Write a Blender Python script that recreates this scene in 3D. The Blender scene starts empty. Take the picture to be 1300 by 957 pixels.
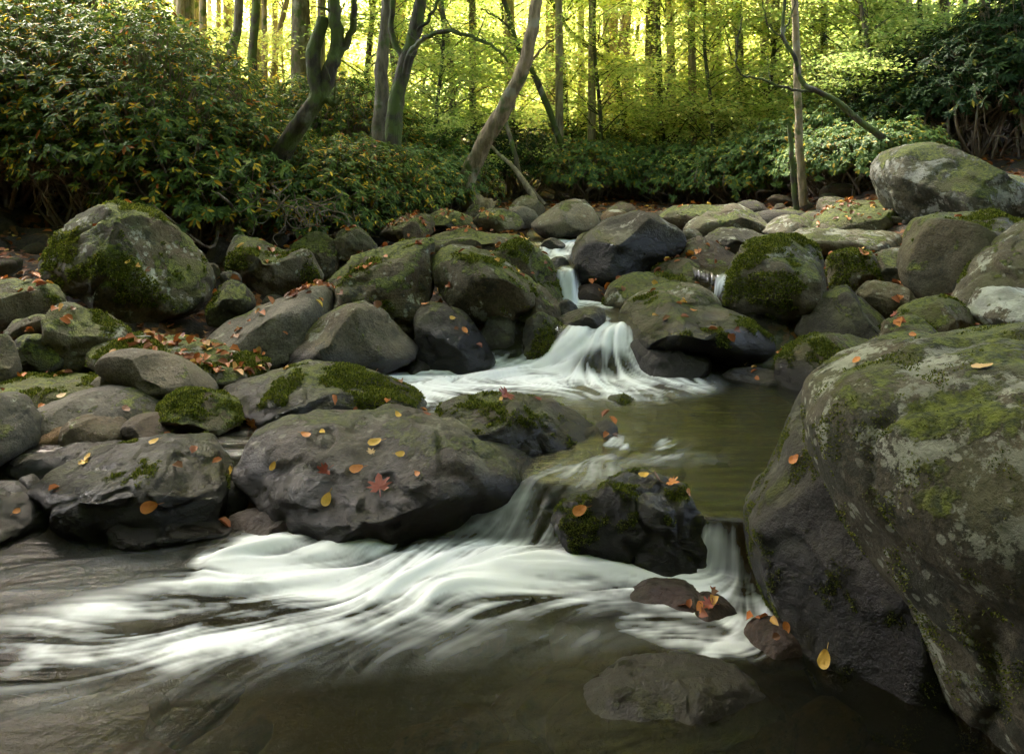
import bpy, bmesh, math, random
import numpy as np
from mathutils import Vector, Matrix
from mathutils.bvhtree import BVHTree

# ---------------------------------------------------------------- camera, sky, sun, exposure
F = 1011.0; HY = 218.0; CH = 1.5           # focal length in photo pixels, horizon row, camera height
scene = bpy.context.scene
C = scene.collection
cam = bpy.data.cameras.new('camera'); cam.lens = 28; cam.sensor_width = 36
cam.shift_y = -(478.5 - HY) / 1300.0
cam.clip_end = 2000; cam.clip_start = 0.05
co = bpy.data.objects.new('camera', cam); C.objects.link(co)
co.location = (0, 0, CH); co.rotation_euler = (math.radians(90), 0, 0)
scene.camera = co
SUN_EL, SUN_AZ = math.radians(57), math.radians(-28)      # azimuth from +Y, clockwise
world = bpy.data.worlds.new('World'); scene.world = world; world.use_nodes = True
wn = world.node_tree.nodes; wl = world.node_tree.links; wn.clear()
sky = wn.new('ShaderNodeTexSky'); sky.sky_type = 'NISHITA'; sky.sun_disc = False
sky.sun_elevation = SUN_EL; sky.sun_rotation = SUN_AZ; sky.air_density = 1.0; sky.dust_density = 4.0; sky.ozone_density = 0.6
bg = wn.new('ShaderNodeBackground'); bg.inputs[1].default_value = 0.085
wo = wn.new('ShaderNodeOutputWorld'); tint = wn.new('ShaderNodeMix'); tint.data_type = 'RGBA'; tint.blend_type = 'MULTIPLY'; tint.inputs[0].default_value = 1; tint.inputs[7].default_value = (1.1, 1.0, .87, 1)
wl.new(sky.outputs[0], tint.inputs[6]); wl.new(tint.outputs[2], bg.inputs[0]); wl.new(bg.outputs[0], wo.inputs[0])
sun = bpy.data.lights.new('sun', 'SUN'); sun.energy = 4.8; sun.angle = math.radians(22); sun.color = (1, 0.95, 0.84)
so = bpy.data.objects.new('sun', sun); C.objects.link(so)
sd = Vector((math.sin(SUN_AZ) * math.cos(SUN_EL), math.cos(SUN_AZ) * math.cos(SUN_EL), math.sin(SUN_EL)))
so.rotation_euler = sd.to_track_quat('Z', 'Y').to_euler()
scene.view_settings.view_transform = 'Standard'; scene.view_settings.look = 'None'
scene.view_settings.gamma = 1; scene.view_settings.exposure = 4.8
scene.render.engine = 'CYCLES'
scene.cycles.use_denoising = True
scene.cycles.max_bounces = 6; scene.cycles.diffuse_bounces = 3; scene.cycles.transparent_max_bounces = 8
scene.cycles.transmission_bounces = 4; scene.cycles.glossy_bounces = 3
scene.cycles.caustics_reflective = False; scene.cycles.caustics_refractive = False
scene.cycles.use_adaptive_sampling = False

RS = np.random.RandomState
# ---------------------------------------------------------------- helpers
def tag(o, label=None, cat=None, group=None, kind=None):
    if label: o['label'] = label
    if cat: o['category'] = cat
    if group: o['group'] = group
    if kind: o['kind'] = kind
    return o

def mesh_np(name, V, faces, mat=None, smooth=True, parent=None, link=True):
    """faces: list of int arrays, each (n,k)"""
    me = bpy.data.meshes.new(name)
    V = np.asarray(V, dtype=np.float32)
    faces = [np.asarray(f, dtype=np.int32) for f in faces if len(f)]
    me.vertices.add(len(V)); me.vertices.foreach_set('co', V.ravel())
    tot = sum(f.size for f in faces); npoly = sum(len(f) for f in faces)
    me.loops.add(tot); me.polygons.add(npoly)
    me.loops.foreach_set('vertex_index', np.concatenate([f.ravel() for f in faces]))
    sizes = np.concatenate([np.full(len(f), f.shape[1]) for f in faces])
    starts = np.concatenate([[0], np.cumsum(sizes)[:-1]]).astype(np.int32)
    me.polygons.foreach_set('loop_start', starts)
    if smooth: me.polygons.foreach_set('use_smooth', np.ones(npoly, dtype=bool))
    me.update(calc_edges=True)
    if mat: me.materials.append(mat)
    o = bpy.data.objects.new(name, me)
    if link: C.objects.link(o)
    if parent: o.parent = parent
    return o

def empty(name, loc=(0, 0, 0), rz=0):
    o = bpy.data.objects.new(name, None); C.objects.link(o); o.location = loc; o.rotation_euler = (0, 0, rz)
    o.empty_display_size = 0.2
    return o

def copy_tree(root, loc, rz=0, scale=1.0):
    r = root.copy(); C.objects.link(r); r.location = loc; r.rotation_euler = (0, 0, rz)
    r.scale = (scale,) * 3 if not isinstance(scale, tuple) else scale
    for ch in list(root.children):
        c = ch.copy(); C.objects.link(c); c.parent = r
    return r

def w2p(x, y, z):
    return 650 + F * x / y, HY - F * (z - CH) / y
def p2w(px, py, D):
    return Vector(((px - 650) * D / F, D, CH - (py - HY) * D / F))

# value noise, vectorised
_T = RS(7).rand(64, 64, 64).astype(np.float32)
def vnoise(P):
    P = np.asarray(P, dtype=np.float64)
    i = np.floor(P).astype(np.int64); f = P - i
    f = f * f * f * (f * (f * 6 - 15) + 10); i &= 63; j = (i + 1) & 63
    x0, y0, z0 = i[:, 0], i[:, 1], i[:, 2]; x1, y1, z1 = j[:, 0], j[:, 1], j[:, 2]
    fx, fy, fz = f[:, 0], f[:, 1], f[:, 2]
    def L(a, b, t): return a + (b - a) * t
    return 2 * L(L(L(_T[x0, y0, z0], _T[x1, y0, z0], fx), L(_T[x0, y1, z0], _T[x1, y1, z0], fx), fy),
                 L(L(_T[x0, y0, z1], _T[x1, y0, z1], fx), L(_T[x0, y1, z1], _T[x1, y1, z1], fx), fy), fz) - 1
def fbm(P, oct=4, gain=0.5):
    s = 0; a = 1.0; P = np.asarray(P, dtype=np.float64)
    for k in range(oct):
        s = s + a * vnoise(P * (2.03 ** k) + 11.7 * k); a *= gain
    return s
def sstep(a, b, x):
    t = np.clip((x - a) / (b - a), 0, 1); return t * t * (3 - 2 * t)

def tube(path, radii, ns=8, jitter=0.0, seed=0):
    P = np.array(path, dtype=float); n = len(P); R = np.array(radii, dtype=float)
    T = np.gradient(P, axis=0); T /= np.linalg.norm(T, axis=1)[:, None] + 1e-9
    ref = np.array([0.3, 0.9, 0.2]) if abs(T[0, 2]) > 0.5 else np.array([0, 0, 1.0])
    A = np.cross(T, ref); A /= np.linalg.norm(A, axis=1)[:, None] + 1e-9
    B = np.cross(T, A)
    th = np.linspace(0, 2 * math.pi, ns, endpoint=False)
    rr = R[:, None] * np.ones((1, ns))
    if jitter:
        rr = rr * (1 + jitter * RS(seed).uniform(-1, 1, rr.shape))
    V = P[:, None, :] + rr[..., None] * (np.cos(th)[None, :, None] * A[:, None, :] + np.sin(th)[None, :, None] * B[:, None, :])
    V = V.reshape(-1, 3)
    i = np.arange(n - 1)[:, None] * ns; j = np.arange(ns)[None, :]
    a = i + j; b = i + (j + 1) % ns
    Fq = np.stack([a, b, b + ns, a + ns], -1).reshape(-1, 4)
    return V, Fq

def spline(pts, per=8):
    P = np.array(pts, dtype=float); n = len(P)
    Q = np.vstack([2 * P[0] - P[1], P, 2 * P[-1] - P[-2]])
    out = []
    for k in range(n - 1):
        p0, p1, p2, p3 = Q[k], Q[k + 1], Q[k + 2], Q[k + 3]
        for t in np.linspace(0, 1, per, endpoint=False):
            out.append(0.5 * ((2 * p1) + (-p0 + p2) * t + (2 * p0 - 5 * p1 + 4 * p2 - p3) * t * t + (-p0 + 3 * p1 - 3 * p2 + p3) * t ** 3))
    out.append(P[-1]); return np.array(out)

class MB:
    def __init__(s): s.V = []; s.F = {}; s.n = 0
    def add(s, V, Fa):
        V = np.asarray(V); Fa = np.asarray(Fa)
        s.V.append(V); s.F.setdefault(Fa.shape[1], []).append(Fa + s.n); s.n += len(V)
    def build(s, name, mat, parent=None, smooth=True):
        return mesh_np(name, np.vstack(s.V), [np.vstack(v) for v in s.F.values()], mat, smooth, parent)

def norm(a): return a / (np.linalg.norm(a, axis=1)[:, None] + 1e-9)
def leaves(P, axis, nrm, L, W, fold=0.25, droop=0.0):
    """elliptic leaves folded along the midrib: 6 verts, 2 quads each"""
    n = len(P); axis = norm(axis); side = norm(np.cross(axis, nrm)); up = np.cross(side, axis)
    L = (np.ones(n) * L)[:, None]; W = (np.ones(n) * W)[:, None]
    def pt(t, s, u): return P + axis * L * t + side * W * s + up * W * u - np.array([0, 0, 1.0]) * droop * L * t * t
    V = np.stack([pt(0, 0, 0), pt(.28, -.48, fold), pt(.68, -.42, fold), pt(1, 0, 0), pt(.68, .42, fold), pt(.28, .48, fold)], 1).reshape(-1, 3)
    b = np.arange(n)[:, None] * 6
    Fq = np.concatenate([b + np.array([[0, 1, 2, 3]]), b + np.array([[0, 3, 4, 5]])], 0)
    return V, Fq

# ---------------------------------------------------------------- materials
def newmat(name):
    m = bpy.data.materials.new(name); m.use_nodes = True; nt = m.node_tree; nt.nodes.clear()
    return m, nt
class NT:
    def __init__(s, nt): s.nt = nt
    def n(s, t, **k):
        nd = s.nt.nodes.new(t)
        for a, b in k.items(): setattr(nd, a, b)
        return nd
    def l(s, a, b): s.nt.links.new(a, b)
    def setin(s, sock, v):
        if hasattr(v, 'is_linked'): s.l(v, sock)
        else: sock.default_value = v
    def math(s, op, a, b=None, clamp=False):
        nd = s.n('ShaderNodeMath', operation=op); nd.use_clamp = clamp
        s.setin(nd.inputs[0], a)
        if b is not None: s.setin(nd.inputs[1], b)
        return nd.outputs[0]
    def noise(s, vec, scale, detail=4, rough=0.5, dist=0.0):
        nd = s.n('ShaderNodeTexNoise'); s.l(vec, nd.inputs['Vector'])
        nd.inputs['Scale'].default_value = scale; nd.inputs['Detail'].default_value = detail
        nd.inputs['Roughness'].default_value = rough; nd.inputs['Distortion'].default_value = dist
        return nd.outputs['Fac']
    def vor(s, vec, scale, feature='F1', out='Distance'):
        nd = s.n('ShaderNodeTexVoronoi', feature=feature); s.l(vec, nd.inputs['Vector']); nd.inputs['Scale'].default_value = scale
        return nd.outputs[out]
    def ss(s, x, a, b):
        nd = s.n('ShaderNodeMapRange', interpolation_type='SMOOTHSTEP'); s.setin(nd.inputs[0], x)
        nd.inputs[1].default_value = a; nd.inputs[2].default_value = b; return nd.outputs[0]
    def mix(s, f, a, b, mode='MIX'):
        nd = s.n('ShaderNodeMix', data_type='RGBA', blend_type=mode); s.setin(nd.inputs[0], f)
        s.setin(nd.inputs[6], a if hasattr(a, 'is_linked') else (*a, 1)); s.setin(nd.inputs[7], b if hasattr(b, 'is_linked') else (*b, 1))
        return nd.outputs[2]
    def ramp(s, f, stops, interp='LINEAR'):
        nd = s.n('ShaderNodeValToRGB'); s.setin(nd.inputs[0], f); cr = nd.color_ramp; cr.interpolation = interp
        while len(cr.elements) < len(stops): cr.elements.new(0.5)
        for e, (p, c) in zip(cr.elements, stops): e.position = p; e.color = (*c, 1)
        return nd.outputs[0]

def leaf_mat(name, stops, trans=0.35, rough=0.5, spec=0.3, tgain=1.0):
    m, nt = newmat(name); N = NT(nt)
    g = N.n('ShaderNodeNewGeometry')
    col = N.ramp(g.outputs['Random Per Island'], stops)
    p = N.n('ShaderNodeBsdfPrincipled'); N.l(col, p.inputs['Base Color']); p.inputs['Roughness'].default_value = rough
    p.inputs['Specular IOR Level'].default_value = spec
    t = N.n('ShaderNodeBsdfTranslucent')
    tc = N.mix(1.0, col, (1.0 * tgain, 1.0 * tgain, 0.85 * tgain), 'MULTIPLY'); N.l(tc, t.inputs[0])
    mx = N.n('ShaderNodeMixShader'); mx.inputs[0].default_value = trans
    N.l(p.outputs[0], mx.inputs[1]); N.l(t.outputs[0], mx.inputs[2])
    o = N.n('ShaderNodeOutputMaterial'); N.l(mx.outputs[0], o.inputs[0])
    return m

RHODO = leaf_mat('rhododendron_leaf', [(0, (.035, .065, .018)), (.35, (.08, .135, .03)), (.7, (.14, .21, .045)), (.86, (.22, .28, .055)), (.89, (.26, .29, .06)), (.895, (.7, .5, .04)), (.975, (.62, .36, .03)), (.98, (.35, .11, .02))], .35, .5, .16)
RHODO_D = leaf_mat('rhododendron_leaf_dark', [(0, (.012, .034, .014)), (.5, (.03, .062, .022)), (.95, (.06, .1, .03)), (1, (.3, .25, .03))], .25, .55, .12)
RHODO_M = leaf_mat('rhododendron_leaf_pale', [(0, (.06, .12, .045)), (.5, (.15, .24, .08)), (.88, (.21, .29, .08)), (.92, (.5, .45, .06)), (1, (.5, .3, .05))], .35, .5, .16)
YEL = leaf_mat('yellow_autumn_leaf', [(0, (.38, .48, .14)), (.35, (.58, .63, .22)), (.8, (.76, .73, .31)), (1, (.76, .57, .18))], .62, .55, .2, 1.15)
YGR = leaf_mat('yellow_green_leaf', [(0, (.24, .37, .10)), (.5, (.46, .55, .18)), (1, (.66, .65, .26))], .62, .55, .2, 1.15)
GRN = leaf_mat('green_leaf', [(0, (.06, .15, .02)), (.5, (.13, .27, .03)), (1, (.26, .4, .05))], .5, .5, .2, 1.1)
FARL = leaf_mat('far_leaf', [(0, (.24, .34, .12)), (.5, (.42, .46, .19)), (1, (.56, .53, .25))], .6, .55, .2, 1.1)
CAN = leaf_mat('canopy_leaf', [(0, (.05, .11, .02)), (.6, (.14, .24, .03)), (1, (.3, .34, .04))], .4, .5, .2)

def bark_mat(name, c1, c2, moss=0.0):
    m, nt = newmat(name); N = NT(nt)
    tc = N.n('ShaderNodeTexCoord').outputs['Object']
    mp = N.n('ShaderNodeMapping'); N.l(tc, mp.inputs[0]); mp.inputs['Scale'].default_value = (1, 1, .25)
    n1 = N.noise(mp.outputs[0], 14, 8, .65); n2 = N.noise(tc, 3.5, 5)
    col = N.mix(N.ss(n1, .35, .65), c1, c2)
    col = N.mix(N.math('MULTIPLY', N.ss(n2, .56, .66), .6), col, (.34, .34, .27))
    if moss:
        n3 = N.noise(tc, 5, 6); col = N.mix(N.ss(n3, .62 - moss * .35, .75 - moss * .3), col, (.075, .105, .02))
    p = N.n('ShaderNodeBsdfPrincipled'); N.l(col, p.inputs['Base Color']); p.inputs['Roughness'].default_value = .85
    b = N.n('ShaderNodeBump'); b.inputs['Strength'].default_value = 1; b.inputs['Distance'].default_value = .05
    N.l(n1, b.inputs['Height']); N.l(b.outputs[0], p.inputs['Normal'])
    o = N.n('ShaderNodeOutputMaterial'); N.l(p.outputs[0], o.inputs[0]); return m
BARK = bark_mat('grey_bark', (.07, .055, .035), (.21, .175, .12), .25)
BARKD = bark_mat('dark_mossy_bark', (.025, .02, .014), (.085, .07, .048), .6)
BARKL = bark_mat('pale_bark', (.19, .15, .10), (.42, .36, .26))
BARKM = bark_mat('tan_mossy_bark', (.16, .12, .07), (.38, .29, .18), .2)
TWIG = bark_mat('twig_bark', (.11, .075, .05), (.30, .23, .17))

def rock_mat(name, seed, c=(.17, .155, .125), moss=.3, lichen=.3, wetz=-9, wet=0.0, pale=(.42, .43, .34), strata=0.0, lsc=1.0, dark=.4):
    m, nt = newmat(name); N = NT(nt)
    r = RS(seed); c = (c[0] * .45, c[1] * .41, c[2] * .32); pale = tuple(q * .88 for q in pale)
    tc = N.n('ShaderNodeTexCoord').outputs['Object']
    mp = N.n('ShaderNodeMapping'); N.l(tc, mp.inputs[0]); mp.inputs['Location'].default_value = tuple(r.uniform(-20, 20, 3))
    v = mp.outputs[0]
    geo = N.n('ShaderNodeNewGeometry')
    sx = N.n('ShaderNodeSeparateXYZ'); N.l(geo.outputs['Normal'], sx.inputs[0]); nz = sx.outputs[2]
    ps = N.n('ShaderNodeSeparateXYZ'); N.l(geo.outputs['Position'], ps.inputs[0])
    big = N.noise(v, 2.2, 5, .6, .4); med = N.noise(v, 9, 8, .7); fine = N.noise(v, 70, 6, .75); mf = N.noise(v, 28, 6, .7)
    dk = dark; dark = tuple(x * .42 for x in c); lite = tuple(min(1, x * 1.55) for x in c)
    col = N.mix(N.ss(med, .3, .7), dark, c)
    col = N.mix(N.ss(big, .4, .7), col, lite)
    warm = N.noise(v, 1.4, 3); col = N.mix(N.math('MULTIPLY', N.ss(warm, .45, .7), .55), col, (c[0] * 1.25, c[1] * .95, c[2] * .65))
    col = N.mix(N.math('MULTIPLY', N.ss(mf, .5, .66), .5), col, lite)
    col = N.mix(N.math('MULTIPLY', N.ss(fine, .5, .64), .6), col, lite)
    col = N.mix(N.math('MULTIPLY', N.ss(fine, .5, .36), .7), col, tuple(x * .35 for x in c))
    # thin algae film on the stone
    al = N.math('ADD', N.math('MULTIPLY', N.noise(v, 3.1, 6, .65), 1.0), N.math('MULTIPLY', nz, .12))
    col = N.mix(N.math('MULTIPLY', N.ss(al, .62 - moss * .25, .85 - moss * .2), .7), col, (.085, .09, .032))
    bl = N.math('ADD', N.noise(v, 3.7 * lsc ** .5, 9, .72), N.math('MULTIPLY', nz, -.05))
    col = N.mix(N.math('MULTIPLY', N.ss(bl, .62 - dk * .16, .67 - dk * .16), .78), col, (.022, .024, .013))
    # lichen crust, blotches with ragged rims
    l1 = N.math('ADD', N.noise(v, 4.6 * lsc, 10, .74, .15), N.math('MULTIPLY', nz, .05))
    lf = N.ss(l1, .68 - lichen * .22, .72 - lichen * .22)
    l2 = N.math('SUBTRACT', N.math('ADD', N.noise(v, 1.7, 2), .0), .0)
    sp = N.ss(N.math('ADD', N.vor(v, 13 * lsc), N.math('MULTIPLY', N.math('SUBTRACT', mf, .5), .55)), .20 + lichen * .10, .13 + lichen * .10)
    sp = N.math('MULTIPLY', sp, N.ss(l2, .45, .55))
    lm = N.math('MULTIPLY', N.math('MAXIMUM', lf, N.math('MULTIPLY', sp, min(1, lichen * 2.2))), N.math('ADD', .35, N.math('MULTIPLY', mf, .9)), True)
    lcol = N.mix(N.ss(N.noise(v, 6, 4), .4, .6), pale, tuple(x * .62 for x in pale))
    col = N.mix(lm if lichen > 0 else 0.0, col, lcol)
    # moss cushions
    mm = N.math('ADD', N.math('MULTIPLY', nz, .30), N.math('ADD', N.math('MULTIPLY', N.noise(v, 3.3, 7, .62, .5), 1.25), N.math('MULTIPLY', N.math('SUBTRACT', mf, .5), .35)))
    mo = N.ss(mm, 1.00 - moss * .42, 1.07 - moss * .42)
    mcol = N.mix(N.ss(N.noise(v, 34, 5, .7), .35, .65), (.026, .038, .004), (.15, .175, .016))
    mcol = N.mix(N.ss(N.noise(v, 5, 3), .45, .7), mcol, (.075, .072, .018))
    col = N.mix(mo if moss > 0 else 0.0, col, mcol)
    rough = .82
    # wet stone close to the water
    wn_ = N.math('ADD', ps.outputs[2], N.math('MULTIPLY', N.math('SUBTRACT', N.noise(v, 4, 5), .5), .22))
    wf = N.math('MAXIMUM', N.ss(wn_, wetz + .16, wetz + .02), wet)
    col = N.mix(wf, col, N.mix(1.0, col, (.15, .125, .11), 'MULTIPLY'))
    p = N.n('ShaderNodeBsdfPrincipled'); N.l(col, p.inputs['Base Color'])
    rg = N.n('ShaderNodeMapRange'); N.setin(rg.inputs[0], wf); rg.inputs[3].default_value = rough; rg.inputs[4].default_value = .27
    N.l(rg.outputs[0], p.inputs['Roughness'])
    p.inputs['Specular IOR Level'].default_value = .45
    h = N.math('ADD', N.math('MULTIPLY', med, .5), N.math('ADD', N.math('MULTIPLY', fine, .13), N.math('MULTIPLY', mf, .34)))
    if strata:
        ms = N.n('ShaderNodeMapping'); N.l(v, ms.inputs[0]); ms.inputs['Rotation'].default_value = tuple(r.uniform(-.5, .5, 3)); ms.inputs['Scale'].default_value = (1, 1, 9)
        st = N.noise(ms.outputs[0], 2.2, 5, .6); h = N.math('ADD', h, N.math('MULTIPLY', st, strata))
    h = N.math('ADD', h, N.math('MULTIPLY', mo, N.math('ADD', .12, N.math('MULTIPLY', N.noise(v, 90, 3, .7), .5))))
    b = N.n('ShaderNodeBump'); b.inputs['Strength'].default_value = 1.0; b.inputs['Distance'].default_value = .05
    N.l(h, b.inputs['Height']); N.l(b.outputs[0], p.inputs['Normal'])
    o = N.n('ShaderNodeOutputMaterial'); N.l(p.outputs[0], o.inputs[0]); return m

# ---------------------------------------------------------------- water levels
def wz(x, y):
    x = np.asarray(x, float); y = np.asarray(y, float)
    yc = np.interp(x, [-.8, -.45, -.1, .15, .35, .6, .75, 1.0, 1.4], [3.62, 3.47, 3.38, 3.27, 3.18, 3.08, 3.0, 2.99, 3.0])
    hw = np.interp(x, [-.5, .3, .55, .75], [.17, .15, .07, .045])
    z = .18 * sstep(-1, 1, (y - yc) / hw)
    yc2 = np.interp(x, [-.3, .1, .32, .45, .75, .95], [5.75, 5.62, 5.42, 5.34, 5.34, 5.4])
    z = z + .24 * sstep(-1, 1, (y - yc2) / .22)
    yc3 = np.interp(x, [0, .5, .64, 1.3, 1.45, 1.6, 1.8], [6.45, 6.45, 7.2, 7.2, 6.9, 6.2, 6.0])
    z = z + .27 * sstep(-1, 1, (y - yc3) / .10)
    z = z + .10 * sstep(-1, 1, (y - 7.9) / .2) + .05 * sstep(-1, 1, (y - 8.8) / .2)
    return z
def p2water(px, py):
    z = 0.0
    ys = np.linspace(1.2, 9.5, 1600)
    xs = (px - 650) * ys / F
    zz = wz(xs, ys); ray = CH - (py - HY) * ys / F
    k = np.argmax(zz >= ray)
    return xs[k], ys[k], zz[k]

# ---------------------------------------------------------------- boulders
_ico = {}
def ico(sub):
    if sub not in _ico:
        bm = bmesh.new(); bmesh.ops.create_icosphere(bm, subdivisions=sub, radius=1)
        V = np.array([v.co[:] for v in bm.verts]); Fa = np.array([[v.index for v in f.verts] for f in bm.faces]); bm.free()
        _ico[sub] = (V, Fa)
    return _ico[sub]

ROCKS = []
def rock(label, pts, D, t=None, lean=.25, k=.85, facets=6, rough=1.0, mat=None, name='boulder', leafy=0, cat=None, lsc=1.0, depthcap=None, group=None, cuts=None, **mp):
    seed = len(ROCKS) + 3; r = RS(seed * 17)
    cz0 = CH - (sum(p[1] for p in pts) / len(pts) - HY) * D / F
    P = []
    for px, py in pts:                      # outline laid on the rock's own leaning middle plane
        sl = (py - HY) / F; z = (CH - sl * (D - lean * cz0)) / (1 + sl * lean); P.append(((px - 650) * (D + lean * (z - cz0)) / F, z))
    P = np.array(P)
    Q = spline(np.vstack([P, P[:1]]), 6)[:-1]
    c = (Q.min(0) + Q.max(0)) / 2 * .5 + Q.mean(0) * .5
    th = np.linspace(-math.pi, math.pi, 361)
    dQ = Q - c; A = np.arctan2(dQ[:, 1], dQ[:, 0]); Rr = np.hypot(dQ[:, 0], dQ[:, 1])
    idx = np.argsort(A); A = A[idx]; Rr = Rr[idx]
    Rt = np.interp(th, np.concatenate([A - 2 * math.pi, A, A + 2 * math.pi]), np.tile(Rr, 3))
    w, h = np.ptp(Q[:, 0]), np.ptp(Q[:, 1]); size = math.sqrt(w * h)
    if t is None: t = .36 * (w * .45 + h * .55) + .1 * size
    tan = (sum(p[1] for p in pts) / len(pts) - HY) / F; ho = h / 2 * (1 + lean * max(tan, 0))
    if tan > 0: t = min(t, .72 * ho / tan)
    gsc = math.sqrt(max(.35, 1 - (.92 * t * tan / ho) ** 2))
    px_size = size * F / D
    sub = 6 if px_size > 150 else (5 if px_size > 45 else 4)
    S, Fa = ico(sub)
    a, b, cc = S[:, 0], S[:, 1], S[:, 2]
    s = np.hypot(a, cc); ang = np.arctan2(cc, a)
    R = np.interp(ang, th, Rt)
    sk = s ** k; bk = np.sign(b) * np.abs(b) ** k
    ux, uz = np.cos(ang) * sk, np.sin(ang) * sk
    q = np.stack([ux, bk, uz], 1)
    # planed facets
    for i in range(facets):
        n = np.array([r.uniform(-.8, .8), -r.uniform(.3, 1), r.uniform(-.4, .9)]); n /= np.linalg.norm(n)
        hgt = r.uniform(.62, .86); d = q @ n - hgt
        q = q - np.outer(np.where(d > 0, d, 0) * .92, n)
    if cuts:
        for (n, hgt) in cuts:
            n = np.array(n, float); n /= np.linalg.norm(n); d = q @ n - hgt
            q = q - np.outer(np.where(d > 0, d, 0) * .92, n)
    V = np.stack([q[:, 0] * R, q[:, 1] * t, q[:, 2] * R], 1)
    V[:, 2] *= gsc
    dirn = norm(V / np.array([w / 2, t, h / 2]))
    off = r.uniform(0, 60, 3)
    nP = V / size
    disp = .042 * min(1, rough + .3) * fbm(nP * 2.0 + off, 3) + .015 * rough * fbm(nP * 7 + off, 4, .55)
    rid = 1 - np.abs(fbm(nP * 2.7 + off + 5, 2)); disp = disp - .05 * rough * np.clip(rid - .86, 0, 1) / .14 * .5
    V = V + dirn * (disp * size)[:, None]
    V[:, 1] += lean * (V[:, 2] + c[1] - cz0)
    ob = mesh_np(name, V, [Fa], None)
    ob.location = (c[0], D, c[1])
    if mat is None: mat = rock_mat('stone_%d' % seed, seed, lsc=lsc, **mp)
    ob.data.materials.append(mat)
    tag(ob, label, cat or name, group)
    ROCKS.append(dict(o=ob, V=V + np.array([c[0], D, c[1]]), F=Fa, c=(c[0], D, c[1]), w=w, h=h, t=t, bot=V[:, 2].min() + c[1], leafy=leafy, moss=mp.get('moss', .3), seed=seed, label=label))
    return ob

G1 = (.18, .16, .115); G2 = (.22, .205, .165); BR = (.16, .125, .08); DK = (.075, .068, .06); PALE = (.30, .28, .23)
# --- left bank
rock('big rounded boulder with green moss and pale lichen rosettes, leaning over a dark hollow', [(55,334),(72,304),(100,272),(134,257),(157,260),(181,268),(204,285),(227,307),(247,330),(262,364),(261,387),(247,404),(227,414),(191,421),(167,417),(147,407),(124,387),(97,370),(74,357),(60,350)], 5.9, .55, lean=.15, c=G1, moss=.52, lichen=.5, leafy=3, cuts=[((.75,-.6,.35),.62)])
rock('angular boulder with a sloping leafy top below the tangled bare twigs', [(282,320),(292,302),(310,300),(345,312),(372,318),(388,315),(400,335),(408,357),(385,370),(362,376),(330,374),(300,360),(284,340)], 6.6, .4, c=G1, moss=.3, lichen=.35, leafy=8, cuts=[((-.3,-.7,-.2),.5),((.1,-.4,.9),.55)])
rock('mossy upright stone behind the angular boulder with the leafy top', [(366,312),(390,298),(415,299),(430,318),(428,350),(408,358),(380,350)], 7.1, c=G1, moss=.5, lichen=.2, leafy=3)
rock('dark stone with a bright moss cap tucked beside the big lichen boulder', [(262,405),(268,380),(282,360),(300,359),(318,372),(322,390),(305,404),(285,416),(268,414)], 5.75, c=DK, moss=.62, lichen=.1, leafy=2)
rock('small grey rounded stone above the moss-capped dark stone', [(250,340),(258,333),(272,335),(278,348),(268,357),(252,355)], 6.5, c=G2, moss=.1, lichen=.1)
rock('small dark egg-shaped stone beside the moss-capped dark stone', [(277,355),(282,346),(298,346),(306,358),(300,366),(280,366)], 6.2, c=DK, moss=.1, lichen=0)
rock('smooth grey slab sloping down to the left under scattered red leaves', [(258,432),(290,405),(330,385),(375,370),(412,358),(425,380),(410,440),(360,466),(300,466),(268,450)], 5.5, .5, lean=.75, c=(.26,.255,.25), moss=.05, lichen=.1, leafy=34, facets=3)
rock('big blocky fractured boulder with mossy top beside the white rapid', [(403,366),(432,338),(453,320),(483,307),(537,299),(552,307),(548,330),(545,375),(528,425),(505,440),(470,430),(440,410),(405,405)], 5.95, .55, c=BR, moss=.5, lichen=.35, leafy=22, rough=1.8, strata=.7, cuts=[((.2,-.9,.05),.7),((.05,-.45,.9),.62)])
rock('pale speckled grey wedge of rock in front of the fractured boulder', [(345,455),(370,425),(400,405),(430,390),(458,386),(485,400),(505,425),(532,448),(515,466),(470,472),(400,475),(360,474)], 5.25, .38, c=G2, moss=.12, lichen=.42, facets=6, wetz=.28, leafy=2)
rock('mossy boulder at the left edge with orange leaves on top', [(-60,385),(-30,362),(0,353),(30,351),(60,362),(80,387),(74,410),(50,420),(10,428),(-40,430)], 5.35, c=G1, moss=.55, lichen=.45, leafy=10)
rock('lichened stone with a mossy edge pointing right below the big lichen boulder', [(58,400),(72,382),(95,389),(120,395),(145,412),(157,430),(135,455),(118,470),(90,475),(75,458),(62,430)], 5.0, c=G1, moss=.45, lichen=.5, leafy=3, cuts=[((.3,-.5,.8),.5)])
rock('small flat grey stone under the mossy boulder at the left edge', [(8,418),(20,404),(58,403),(64,420),(40,432),(10,432)], 5.0, c=G1, moss=.15, lichen=.3)
rock('dark mossy stone in the gap below the small flat grey stone', [(12,450),(20,430),(50,424),(72,438),(78,465),(50,474),(18,470)], 4.85, c=DK, moss=.5, lichen=.1, leafy=2)
rock('blue-grey stone cut by the left edge of the picture', [(-40,450),(-20,430),(2,428),(15,450),(18,480),(-10,492),(-40,490)], 4.6, c=G1, moss=.05, lichen=.15)
rock('long lichen-crusted slab covered with fallen leaves above the smooth oval boulder', [(115,448),(125,430),(160,424),(200,431),(240,437),(290,447),(330,462),(345,475),(300,490),(250,492),(200,485),(150,470),(122,462)], 4.9, .45, lean=.8, c=G1, moss=.4, lichen=.6, leafy=60, facets=3)
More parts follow.
